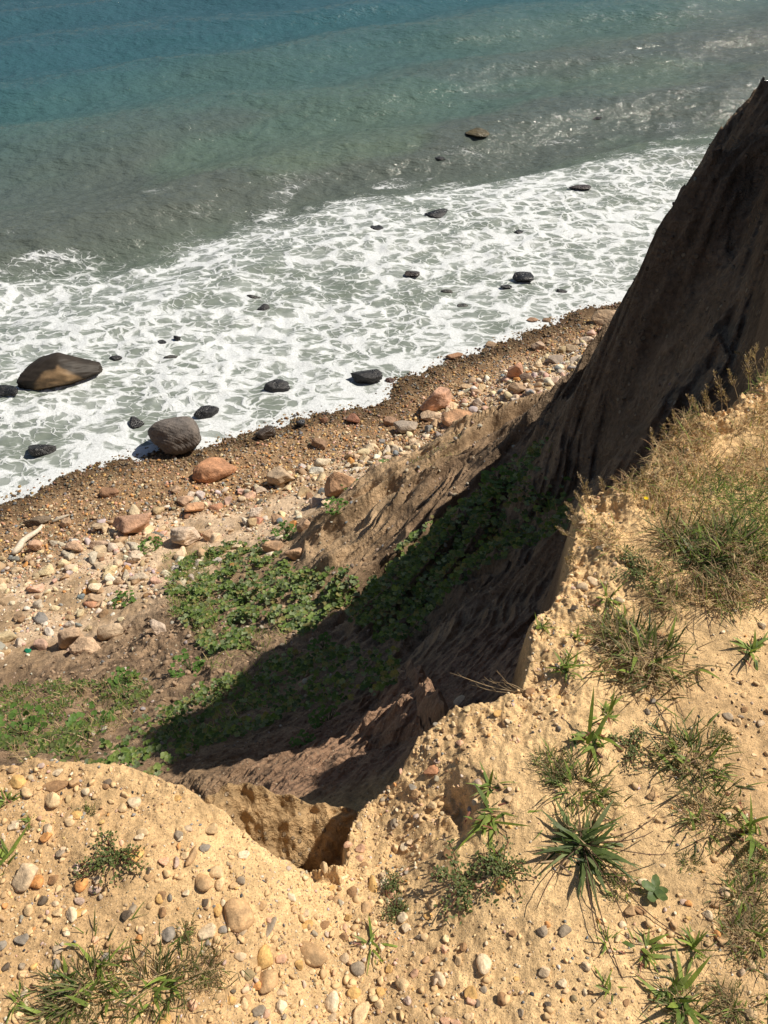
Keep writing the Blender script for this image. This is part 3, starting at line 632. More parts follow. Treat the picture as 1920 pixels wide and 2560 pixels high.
# ---- base meshes shared by the copies
def unit_rocks(n, sub, planes, soft, seed0, name, mt):
    r = []
    for i in range(n):
        V, F = rock_shape(seed0+i, sub, planes, soft, .02); r.append((V, F, mesh(name, V, F, mt)))
    return r
RND = unit_rocks(6, 3, 22, 5, 400, 'pebble', M_STONE); ANG = unit_rocks(6, 3, 8, 18, 420, 'pebble', M_STONE)
BR = unit_rocks(4, 3, 16, 6, 440, 'beach_stone', M_BOULDER); BA = unit_rocks(6, 3, 9, 13, 450, 'beach_stone', M_BOULDER)
LOW_R = [rock_shape(500+i, 1, 16, 5, .03) for i in range(5)]; LOW_A = [rock_shape(520+i, 1, 8, 12, .02) for i in range(5)]
MID_R = [rock_shape(540+i, 2, 16, 5, .03) for i in range(5)]; MID_A = [rock_shape(560+i, 2, 8, 12, .02) for i in range(5)]
def scatter_mesh(name, shapes, X, Y, Z, S, C, mt, sink=.35, flat=(.45, .8), seed=1):
    rg = np.random.RandomState(seed); VV = []; FF = []; CC = []; off = 0; n = len(X); which = rg.randint(0, len(shapes), n)
    for k, (V, F) in enumerate(shapes):
        i = np.where(which == k)[0]; m = len(i)
        if not m: continue
        a = rg.uniform(0, 6.28, m); sx = S[i]; sy = S[i]*rg.uniform(.6, .95, m); sz = S[i]*rg.uniform(flat[0], flat[1], m)
        P0 = V[None]*np.stack([sx, sy, sz], -1)[:, None]; ca, sa = np.cos(a)[:, None], np.sin(a)[:, None]; tl = rg.uniform(-.5, .5, m)[:, None]
        px = P0[..., 0]; pz = P0[..., 2]; px, pz = px*np.cos(tl)-pz*np.sin(tl), px*np.sin(tl)+pz*np.cos(tl)
        Q_ = np.stack([px*ca-P0[..., 1]*sa+X[i][:, None], px*sa+P0[..., 1]*ca+Y[i][:, None], pz+(Z[i]+sz*(1-2*sink*rg.uniform(.4, 1.4, m)))[:, None]], -1)
        VV.append(Q_.reshape(-1, 3)); FF.append((F[None]+(np.arange(m)*len(V))[:, None, None]+off).reshape(-1, 3)); CC.append(np.repeat(C[i], len(V), 0)); off += m*len(V)
    return mesh(name, np.concatenate(VV), np.concatenate(FF), mt, np.concatenate(CC))
def pick_cols(n, names, probs, seed, jit=.16):
    rg = np.random.RandomState(seed); k = rg.choice(len(names), n, p=np.array(probs)/sum(probs))
    C = np.array([STONE[q] for q in names])[k]; return C*(1+rg.uniform(-jit, jit, (n, 1)))*(1+rg.uniform(-.05, .05, (n, 3))), [names[i] for i in k]
# ---- foreground: pebbles seen in the photograph, then the rest
PB = [ # u, v, width px, height px, colour, round?
 (120,1696,56,26,'brown',1),(112,1727,44,34,'cream',0),(60,1714,34,20,'cream',1),(80,1901,36,32,'orange',1),(176,1909,32,28,'orange',1),(100,1806,28,26,'orange',0),(292,1844,42,34,'yellow',0),(413,1846,24,46,'tan',0),(440,1904,48,38,'tan',1),(467,1881,38,30,'cream',1),(475,1906,26,26,'cream',1),(56,1890,60,58,'pale',0),
 (355,1860,24,22,'pink',0),(380,1862,19,26,'lilac',0),(515,1970,74,66,'tan',1),(448,2009,40,34,'white',0),(364,2017,34,30,'bluegrey',0),(717,2158,38,42,'white',1),(765,2143,30,26,'yellow',1),(779,2186,36,46,'cream',1),(672,2056,76,46,'tan',1),(572,2060,34,52,'yellow',1),(576,2118,54,46,'tan',0),(555,2126,24,20,'orange',1),
 (47,2026,32,26,'bluegrey',0),(155,1974,28,34,'white',0),(607,2174,32,30,'white',0),(560,2181,30,24,'grey',0),(772,2089,40,28,'grey',1),(805,1909,24,50,'yellow',1),(457,1787,30,26,'cream',0),(443,1832,26,16,'bluegrey',1),(385,1804,26,22,'grey',0),(527,1844,26,22,'white',0),(92,1944,22,20,'dark',0),(132,1839,24,24,'grey',0),(302,1807,22,18,'white',0),(163,1874,24,22,'lilac',0),(205,1921,30,18,'lilac',1),
 (355,2204,32,28,'yellow',0),(528,2166,24,24,'cream',1),(612,2134,22,20,'cream',1),(538,2104,28,22,'olive',1),(585,1999,20,38,'grey',1),(790,1959,22,30,'tan',1),(728,1939,24,20,'tan',1),(230,1690,26,14,'dark',0),(185,1707,24,16,'white',1),(290,1729,30,28,'white',0),(37,1689,42,34,'yellow',0),(470,1962,20,28,'yellow',1),(482,2006,20,18,'bluegrey',1),(442,1949,20,16,'dark',0),(320,1878,14,20,'dark',0),
 (274,1974,22,24,'dark',0),(350,1970,22,22,'brown',0),(205,2030,20,18,'pink',0),(274,2068,20,18,'pink',0),(337,2028,24,20,'cream',0),(300,2027,20,16,'orange',1),(230,2063,16,18,'bluegrey',0),(142,2013,24,14,'white',0),(48,2088,20,16,'grey',0),(14,2087,18,16,'dark',0),(344,1940,20,20,'yellow',1),(367,1938,14,16,'bluegrey',1),(402,1928,16,14,'white',0),(700,1874,20,26,'cream',0),
 (1044,2078,34,48,'white',1),(1219,2007,32,24,'grey',1),(1172,2011,26,20,'grey',0),(1080,1910,36,32,'yellow',0),(1016,2144,28,36,'yellow',0),(949,2114,30,34,'pale',0),(869,2124,30,30,'cream',1),(947,2181,24,22,'cream',1),(1044,2136,20,14,'grey',1),(1175,2097,32,22,'pale',0),(1214,2122,20,22,'white',0),(1264,2087,26,22,'pale',0),(1084,2158,34,28,'brown',0),(1344,1995,17,16,'white',1),(1347,1901,18,18,'pink',1),
 (989,2074,20,20,'cream',0),(877,2001,20,20,'white',1),(1475,1947,16,12,'lilac',1),(1292,1989,12,10,'orange',1),(1487,1950,15,14,'orange',1),(1184,2169,18,12,'dark',0),(1239,2155,18,15,'olive',1),(962,2203,26,22,'pink',0),(880,2162,20,18,'lilac',0),(1264,2142,17,16,'white',0),(895,2101,20,18,'pink',0),(1000,2045,18,18,'brown',0),(1182,1995,15,14,'orange',1),(1106,2015,16,14,'brown',0),
 (992,1525,34,28,'white',1),(1284,1246,32,26,'pale',1),(1259,1262,26,22,'pale',1),(1571,1546,30,17,'grey',1),(1607,1532,20,12,'brown',0),(1335,1607,18,17,'white',0),(1397,1537,16,16,'grey',0),(1646,1350,20,18,'white',0),(1410,1512,14,14,'bluegrey',0),(1311,1312,10,14,'bluegrey',0),(1257,1291,15,13,'yellow',1),(970,1590,15,14,'cream',1),(923,1616,17,13,'pale',0),(1207,1576,14,13,'bluegrey',0),(1256,1392,15,12,'pale',1),
 (850,1778,18,24,'grey',0),(897,1712,26,20,'tan',0),(968,1842,22,28,'brown',0),(935,1665,44,22,'salmon',0),(855,1830,22,20,'cream',0),(830,1905,20,26,'white',0),(760,1925,30,24,'brown',1),(1420,2092,16,14,'dark',1),(1480,2160,16,16,'pale',0),(1352,2165,16,14,'brown',1),(1432,1868,14,10,'white',1),(1397,1913,14,14,'brown',1),(820,2170,22,20,'cream',0),(1125,2185,16,18,'grey',0),(1010,2195,16,14,'cream',1),
]
LM = [('the big purple-stalked grass at the right', 1060, 1765), ('the big wiry rosette', 1255, 1820), ('the edge of the notch', 690, 1890), ('the bottom left grass clump', 250, 2130), ('the left picture edge', 10, 1900), ('the small green herb on the left lobe', 250, 1850),
      ('the crest of the left lobe', 260, 1680), ('the middle of the bottom edge', 800, 2200), ('the grass sprig at the bottom centre', 800, 2040), ('the bottom right grass tufts', 1440, 2140), ('the four-leaved seedling', 1412, 1925), ('the large broad-bladed grass', 1280, 1590),
      ('the dense tuft on the right bluff top', 1400, 1420), ('the right picture edge', 1650, 1550), ('the dry grass patch', 1450, 1250), ('the overhanging rim', 1190, 1330), ('the crumbly rim above the notch', 900, 1650), ('the creeping herb', 1010, 1910), ('the speckled buried cobble', 500, 1980)]
Xs, Ys, Zs, Ts = hit([p[0] for p in PB], [p[1]+p[3]*.15 for p in PB])
ind = []
for p, x, y, z, t in zip(PB, Xs, Ys, Zs, Ts):
    ind.append(dict(u=p[0], v=p[1], x=x, y=y, z=z, w=p[2]/FPX*t/2, h=p[3]/FPX*t/2, c=p[4], r=p[5], px=p[2]))
# random smaller pebbles on the bluff top
rg = np.random.RandomState(21)
def fore_scatter(n, seed, smin, smax, pw):
    rg = np.random.RandomState(seed); X = rg.uniform(-2.3, 3.2, n*3); Y = rg.uniform(-.4, 4.2, n*3); Z, s, d, k, sl_, zb_ = land(X, Y, True, True)
    ok = (k > .8); u, v = project(X, Y, Z); R = np.hypot(X, Y)
    dens = np.where(X < .15, 1.0, .27); dens = np.where((X < -.05) & (v < 1960), 1.15, dens); dens = dens*(.35+.9*sst(-.5, .5, fbm(X*3.2, Y*3.2, 3, 401)+.1))
    dens = dens*np.where((v > 1980) & (u > 820), 1.7, 1)*np.where((u > 1250) & (v < 1290), .2, 1)*np.where((u > 1150) & (u < 1660) & (v > 1280) & (v < 1480), 1.1, 1)
    dens += .8*((u > 640) & (u < 860) & (v > 1840) & (v < 2212)) + .5*(d < .14)*(X > 0)
    ok &= rg.uniform(0, 1.3, n*3) < dens; i = np.where(ok)[0][:n]
    S = smin*(smax/smin)**(rg.uniform(0, 1, len(i))**pw); return X[i], Y[i], Z[i], S, u[i], v[i]
PC = ['white', 'cream', 'yellow', 'orange', 'tan', 'brown', 'grey', 'bluegrey', 'dark', 'pink', 'lilac', 'pale']; PP = [9, 19, 7, 3, 22, 7, 6, 3, 1.6, 7, 5, 18]
X, Y, Z, S, U, Vv = fore_scatter(18000, 31, .0030, .0135, 2.2); C, nm = pick_cols(len(X), PC, PP, 32); C = C*.8*np.array([1.1, 1.0, .86])+np.array((.66, .46, .26))*.2
order = np.argsort(-S); inframe = (U > 0) & (U < 1659) & (Vv > 0) & (Vv < 2212)
need = 285-len(ind); chosen = [i for i in order if inframe[i]][:max(need, 0)]; rest = np.setdiff1d(np.arange(len(X)), chosen)
for i in chosen:
    tt = math.sqrt(X[i]**2+Y[i]**2+(CAMZ-Z[i])**2); ind.append(dict(u=U[i], v=Vv[i], x=X[i], y=Y[i], z=Z[i], w=S[i], h=S[i]*rg.uniform(.6, .95), c=nm[i], r=int(rg.rand() < .3), px=S[i]*2*FPX/tt))
ORD = ['', 'second ', 'third ', 'fourth ', 'fifth ', 'sixth ', 'seventh ', 'eighth ', 'ninth ', 'tenth ', 'eleventh ', 'twelfth ', 'thirteenth ', 'fourteenth ', 'fifteenth ', 'sixteenth ', 'seventeenth ', 'eighteenth ', 'nineteenth ', 'twentieth ']+['one of those farther from the ']*200
def label_set(items, lms, base_word):
    groups = {}
    for it in items:
        j = min(range(len(lms)), key=lambda q: (lms[q][1]-it['u'])**2+(lms[q][2]-it['v'])**2); it['lm'] = lms[j][0]
        groups.setdefault((it['c'], it['r'], it['lm']), []).append(it)
    for (c, r, lm), g in groups.items():
        g.sort(key=lambda q: q['u']); shape = 'rounded' if r else 'angular'; cw = CWORD.get(c, c)
        for n_, it in enumerate(g):
            if len(g) == 1: it['label'] = f'{shape} {cw} {base_word} near {lm}'
            else: it['label'] = f'{shape} {cw} {base_word} near {lm}, {ORD[n_]+("from" if n_ else "farthest")} left'
label_set(ind, LM, 'pebble')
for k, it in enumerate(ind):
    me = (RND if it['r'] else ANG)[k % 6][2]; o = link('pebble', me)
    w, h = it['w'], it['h']; big = max(w, h); hz = min(w, h)*.72
    a = rg.uniform(-.5, .5)
    o.scale = (w, h/.85, hz); o.rotation_euler = (rg.uniform(-.2, .2), rg.uniform(-.2, .2), a)
    o.location = (it['x'], it['y'], it['z']+hz*(.12 if big > .03 else .3)); o.color = (*(np.array(STONE[it['c']])*rg.uniform(.85, 1.12)*.82*np.array([1.1, 1.0, .86])+np.array((.62, .43, .24))*.16), 1)
    tag(o, it['label'], 'pebble', 'pebbles on the bluff top')
if len(rest): tag(link('small_pebbles', scatter_mesh('small_pebbles', MID_R+MID_A, X[rest], Y[rest], Z[rest], S[rest], C[rest], M_GRIT, .3)), 'small mixed pebbles strewn over the sandy bluff top', 'pebbles', kind='stuff')
X, Y, Z, S, U, Vv = fore_scatter(54000, 41, .0013, .0050, 1.4); C, nm = pick_cols(len(X), PC, [3, 16, 4, 2, 30, 10, 5, 2, 2, 4, 3, 12], 42)
X2, Y2, Z2, S2, U2, V2_ = fore_scatter(12000, 45, .0035, .011, 2.0); C2 = np.array([.66, .45, .235])*(1+np.random.RandomState(46).uniform(-.12, .1, (len(X2), 1)))
tag(link('sand_crumbs', scatter_mesh('sand_crumbs', LOW_A+MID_A, X2, Y2, Z2, S2, C2, M_GRIT, .45, seed=8)), 'crumbs and clots of dry sand on the bluff top', 'sand crumbs', kind='stuff')
tag(link('grit', scatter_mesh('grit', LOW_R+LOW_A, X, Y, Z, S, C, M_GRIT, .3)), 'fine grit and crumbs of sand on the bluff top', 'grit', kind='stuff')
# ---- the beach
def beach_scatter(n, seed, fn, smin, smax, pw, xr=(-14, 10), yr=(3.5, 30)):
    rg = np.random.RandomState(seed); X = rg.uniform(*xr, n*4); Y = rg.uniform(*yr, n*4); s = sdist(X, Y, SHORE, False); zb = base(X, Y)
    zz, _, d, k, sl_, zb2 = land(X, Y, True, True); u, v = project(X, Y, zz)
    p = fn(X, Y, s, sl_, u, v)*(k < .02)*(s < .8); i = np.where(rg.uniform(0, 1, n*4) < p)[0][:n]
    return X[i], Y[i], zz[i], smin*(smax/smin)**(rg.uniform(0, 1, len(i))**pw), u[i], v[i], s[i]
cl_ = lambda X, Y: .25+.95*sst(-.35, .45, fbm(X*.6, Y*.6, 3, 501))
sandy = lambda X, Y, s, sl_, u, v: sst(-2.2+.6*sst(-2, 3, X), -3.2+.6*sst(-2, 3, X), s)*(1-sl_)**2*cl_(X, Y)*(.55+.9*sst(-3, 0, X)+1.3*inpoly(u, v, [(-200,1200),(120,1175),(330,1160),(340,1290),(240,1330),(120,1430),(-200,1480)]))
shing = lambda X, Y, s, sl_, u, v: sst(-4.6, -2.6, s)*sst(.8, .1, s)
X, Y, Z, S, U, Vv, s_ = beach_scatter(6500, 61, sandy, .035, .24, 2.4)
BC = ['white', 'cream', 'tan', 'pink', 'pale', 'lilac', 'grey', 'bluegrey', 'salmon', 'orange', 'brown']; BPR = [9, 24, 26, 9, 24, 4, 6, 3, 2, 3, 6]
C, nm = pick_cols(len(X), BC, BPR, 62); inframe = (U > 0) & (U < 1659) & (Vv > 0) & (Vv < 2212)
order = np.argsort(-S/np.hypot(X, Y)); chosen = [i for i in order if inframe[i]][:260]; rest = np.setdiff1d(np.arange(len(X)), chosen)
LMB = [('the driftwood', 60, 1170), ('the pinkish boulder', 290, 1136), ('the long orange boulder', 463, 1010), ('the pair of tan boulders', 180, 1388), ('the left picture edge', 0, 1300), ('the cream oval stone', 208, 1270), ('the white-pink boulder', 403, 1153), ('the square grey-tan boulder', 608, 1027),
       ('the half-buried orange-brown boulder', 738, 1050), ('the flat grey stone', 878, 930), ('the blocky orange boulder', 990, 910), ('the far pink boulder', 1104, 815), ('the far grey block', 1200, 785), ('the cliff foot', 1290, 760), ('the leafy patch', 480, 1250), ('the weeds at the left', 150, 1500), ('the eroded ridges', 900, 1000)]
its = [dict(i=i, u=U[i], v=Vv[i], c=nm[i], r=int(i % 3 == 0)) for i in chosen]; label_set(its, LMB, 'beach stone')
for it in its:
    i = it['i']; me = (BR[i % 4] if it['r'] else BA[i % 6])[2]; o = link('beach_stone', me); fl = rg.uniform(.4, .75)
    o.scale = (S[i], S[i]*rg.uniform(.6, .95), S[i]*fl); o.rotation_euler = (rg.uniform(-.35, .35), rg.uniform(-.35, .35), rg.uniform(0, 6.28)); o.location = (X[i], Y[i], Z[i]+S[i]*fl*.3); o.color = (*C[i], 1)
    tag(o, it['label'], 'stone', 'loose stones on the beach')
big_ = rest[S[rest] > .062]; sm_ = rest[S[rest] <= .062]
tag(link('cobbles', scatter_mesh('cobbles', MID_R+MID_A, X[big_], Y[big_], Z[big_], S[big_], C[big_], M_GRIT, .3)), 'pale cobbles scattered over the beach sand', 'cobbles', kind='stuff')
tag(link('small_cobbles', scatter_mesh('small_cobbles', LOW_R+LOW_A, X[sm_], Y[sm_], Z[sm_], S[sm_], C[sm_], M_GRIT, .3)), 'fist-sized pale stones between the cobbles on the beach sand', 'cobbles', kind='stuff')
X, Y, Z, S, U, Vv, s_ = beach_scatter(19000, 71, sandy, .012, .05, 1.5); C, nm = pick_cols(len(X), BC, BPR, 72)
V1 = scatter_mesh('gravel', LOW_R+LOW_A, X, Y, Z, S, C, M_GRIT, .3)
tag(link('gravel', V1), 'pale gravel lying between the beach stones', 'gravel', kind='stuff')
X, Y, Z, S, U, Vv, s_ = beach_scatter(58000, 81, shing, .011, .065, 2.2); C, nm = pick_cols(len(X), ['brown', 'tan', 'orange', 'yellow', 'cream', 'grey', 'bluegrey', 'dark', 'salmon', 'olive', 'pink'], [28, 20, 9, 7, 8, 8, 4, 3, 5, 8, 4], 82)
C = (C*.85*1.15+.15*np.array([.34, .24, .15]))*(1.0-.58*sst(-1.5, -.3, s_+.4*fbm(X*.8, Y*.8, 2, 83)))[:, None]
tag(link('shingle', scatter_mesh('shingle', LOW_R+LOW_A, X, Y, Z, S, C, M_GRIT, .3, seed=3)), 'brown and ochre shingle along the waterline', 'shingle', kind='stuff')
# stones stuck in the eroded slope and the dark cliff
def slope_scatter(n, seed, smin, smax):
    rg = np.random.RandomState(seed); X = rg.uniform(-7, 6, n*6); Y = rg.uniform(1.5, 17, n*6); zz, s, d, k, sl_, zb = land(X, Y, True, True)
    i = np.where((sl_ > .5) & (k < .02) & (s < -3))[0][:n]; return X[i], Y[i], zz[i], smin*(smax/smin)**(rg.uniform(0, 1, len(i))**2.5)
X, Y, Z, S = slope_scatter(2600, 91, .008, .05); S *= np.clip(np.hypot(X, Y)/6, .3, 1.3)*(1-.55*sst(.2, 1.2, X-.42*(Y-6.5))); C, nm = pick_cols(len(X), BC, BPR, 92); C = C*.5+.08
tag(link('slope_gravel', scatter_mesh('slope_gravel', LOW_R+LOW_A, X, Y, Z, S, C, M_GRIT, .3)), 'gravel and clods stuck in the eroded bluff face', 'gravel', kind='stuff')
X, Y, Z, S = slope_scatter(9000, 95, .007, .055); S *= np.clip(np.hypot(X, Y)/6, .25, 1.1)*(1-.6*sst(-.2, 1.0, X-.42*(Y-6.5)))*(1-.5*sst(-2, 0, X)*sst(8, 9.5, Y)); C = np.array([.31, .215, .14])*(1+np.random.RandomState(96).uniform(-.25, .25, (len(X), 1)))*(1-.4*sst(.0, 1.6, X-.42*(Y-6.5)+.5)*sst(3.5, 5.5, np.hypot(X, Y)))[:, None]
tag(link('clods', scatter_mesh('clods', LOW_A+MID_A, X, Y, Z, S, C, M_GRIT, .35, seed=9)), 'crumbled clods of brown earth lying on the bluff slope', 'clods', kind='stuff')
# ------------------------------------------------------------------ driftwood
def tube(pts, rad, seg=10, jit=0, seed=0):
    rg = np.random.RandomState(seed); pts = np.array(pts, float); n = len(pts); V = []; 
    for i in range(n):
        t = pts[min(i+1, n-1)]-pts[max(i-1, 0)]; t /= np.linalg.norm(t); a = np.cross(t, (0, 0, 1.)); 
        if np.linalg.norm(a) < 1e-3: a = np.array([1., 0, 0])
        a /= np.linalg.norm(a); b_ = np.cross(t, a)
        for j in range(seg):
            q = 2*np.pi*j/seg; r = rad[i]*(1+jit*rg.uniform(-1, 1)); V.append(pts[i]+r*(np.cos(q)*a+np.sin(q)*b_))
    F = []
    for i in range(n-1):
        for j in range(seg): F.append((i*seg+j, i*seg+(j+1) % seg, (i+1)*seg+(j+1) % seg, (i+1)*seg+j))
    V = V+[pts[0], pts[-1]]
    for j in range(seg): F.append((len(V)-2, (j+1) % seg, j, j)); F.append((len(V)-1, (n-1)*seg+j, (n-1)*seg+(j+1) % seg, (n-1)*seg+(j+1) % seg))
    return np.array(V), F
def tubemesh(name, parts, mt, colr):
    bm_v = []; fs = []; off = 0
    for V, F in parts:
        bm_v.append(V); fs += [tuple(dict.fromkeys(i+off for i in f)) for f in F]; off += len(V)
    me = bpy.data.meshes.new(name); V = np.concatenate(bm_v); me.from_pydata([tuple(v) for v in V], [], fs); me.update()
    for p in me.polygons: p.use_smooth = True
    c = np.ones((len(V), 4), np.float32); c[:, :3] = colr; a = me.color_attributes.new('Col', 'FLOAT_COLOR', 'POINT'); a.data.foreach_set('color', c.ravel()); me.materials.append(mt); return me
x, y, z, t = hit([28, 60, 95], [1200, 1172, 1140]); zz = z+.08
p = np.stack([x, y, zz], -1); p0 = p[0]
log = [(np.interp(q, [0, 1, 2], p[:, 0])-p0[0]+.03*math.sin(q*5), np.interp(q, [0, 1, 2], p[:, 1])-p0[1], np.interp(q, [0, 1, 2], p[:, 2])-p0[2]+.05*math.sin(q*2)) for q in np.linspace(0, 2, 14)]
o = link('driftwood', tubemesh('driftwood', [tube(log, np.interp(np.linspace(0, 1, 14), [0, .08, .5, 1], [.05, .085, .075, .04]), 10, .12, 3), tube([log[1], np.array(log[0])+(-.06, .1, .07)], [.04, .02], 6, .1, 4)], M_WOOD, (.62, .53, .42)), None, tuple(p0))
tag(o, 'bleached grey-white driftwood log lying on the shingle at the left', 'driftwood')
x, y, z, t = hit([115, 150], [1132, 1114]); p = np.stack([x, y, z+.05], -1); 
o = link('driftwood', tubemesh('driftwood', [tube([p[0]-p[0], (p[1]-p[0])*.5+(0, 0, .02), p[1]-p[0]], [.04, .05, .02], 8, .1, 5)], M_WOOD, (.42, .36, .28)), None, tuple(p[0])); tag(o, 'short grey driftwood piece at the upper end of the bleached log', 'driftwood')
# ------------------------------------------------------------------ plants
G1, G2, G3 = (.135, .20, .042), (.235, .31, .065), (.045, .080, .022); ST1, ST2, ST3 = (.56, .42, .235), (.40, .285, .165), (.20, .135, .09)
def blades(B, az, ln, wd, el, curl, seg, C, twist=0):
    """ribbons of grass: B (n,3) roots; el start angle; curl total bend"""
    n = len(B); k = np.arange(seg+1)/seg; A = el[:, None]-curl[:, None]*k[None]**1.3
    st = (ln/seg)[:, None]; dh = np.cumsum(np.cos(A)*st, 1)-np.cos(A[:, :1])*st; dz = np.cumsum(np.sin(A)*st, 1)-np.sin(A[:, :1])*st
    ca, sa = np.cos(az)[:, None], np.sin(az)[:, None]; cx = B[:, :1]+dh*ca; cy = B[:, 1:2]+dh*sa; cz = B[:, 2:3]+dz
    wp = wd[:, None]*np.interp(k, [0, .25, .6, 1], [.6, 1, .8, .03])[None]
    px, py = -sa*wp, ca*wp; fold = wp*.25
    V = np.stack([np.stack([cx-px, cy-py, cz+fold], -1), np.stack([cx+px, cy+py, cz+fold], -1)], 2).reshape(-1, 3)
    i = (np.arange(n)*(seg+1)*2)[:, None]+np.arange(seg)[None]*2
    F = np.stack([i, i+1, i+3, i+2], -1).reshape(-1, 4)
    return V, F, np.repeat(C, (seg+1)*2, 0)
def merge(parts):
    V = []; F = []; C = []; o = 0
    for v, f, c in parts:
        if f.shape[1] == 3: f = np.concatenate([f, f[:, 2:]], 1)
        V.append(v); F.append(f+o); C.append(c); o += len(v)
    return np.concatenate(V), np.concatenate(F), np.concatenate(C)
def colmix(n, cols, rg, jit=.18):
    k = rg.randint(0, len(cols), n); return np.array(cols)[k]*(1+rg.uniform(-jit, jit, (n, 1)))
def leaves(B, az, tilt, size, aspect, C, shape='oval'):
    """flat little leaves, one polygon fan each, slightly cupped"""
    if shape == 'oval': a = np.linspace(0, 2*np.pi, 8, endpoint=False); ox = .5+.5*np.cos(a); oy = .5*np.sin(a)*aspect
    else:
        a = np.linspace(0, 2*np.pi, 13, endpoint=False); r = np.array([1.0, .82, .98, .80, .95, .84, .9, .30, .9, .84, .95, .80, .98, ])[:13]*.5; a = a+.0; ox = .5+r*np.cos(a)*1.0; oy = r*np.sin(a)*1.1
    n = len(B); m = len(ox); X = np.concatenate([[.5], ox])[None]*size[:, None]; Y = np.concatenate([[0], oy])[None]*size[:, None]; Zc = np.concatenate([[0], np.full(m, .10)+.05*np.cos(3*a)])[None]*size[:, None]
    ct, st = np.cos(tilt)[:, None], np.sin(tilt)[:, None]; x2 = X*ct-Zc*st; z2 = X*st+Zc*ct; ca, sa = np.cos(az)[:, None], np.sin(az)[:, None]
    V = np.stack([x2*ca-Y*sa+B[:, :1], x2*sa+Y*ca+B[:, 1:2], z2+B[:, 2:3]], -1).reshape(-1, 3)
    j = np.arange(m); f = np.stack([np.zeros(m, int), 1+j, 1+(j+1) % m], -1); F = (f[None]+(np.arange(n)*(m+1))[:, None, None]).reshape(-1, 3)
    return V, F, np.repeat(C, m+1, 0)
def pmesh(name, P_, mt, parent, smooth=True):
    V, F, C = P_; me = bpy.data.meshes.new(name)
    tri = F[:, 2] == F[:, 3] if F.shape[1] == 4 else None
    if tri is not None and tri.any() and not tri.all():
        q = F[~tri]; t3 = F[tri][:, :3]; q3 = np.concatenate([q[:, :3], q[:, [0, 2, 3]]]); F = np.concatenate([q3, t3])
    elif tri is not None and tri.all(): F = F[:, :3]
    return link(name, mesh(name, V, F, mt, C, smooth), parent)
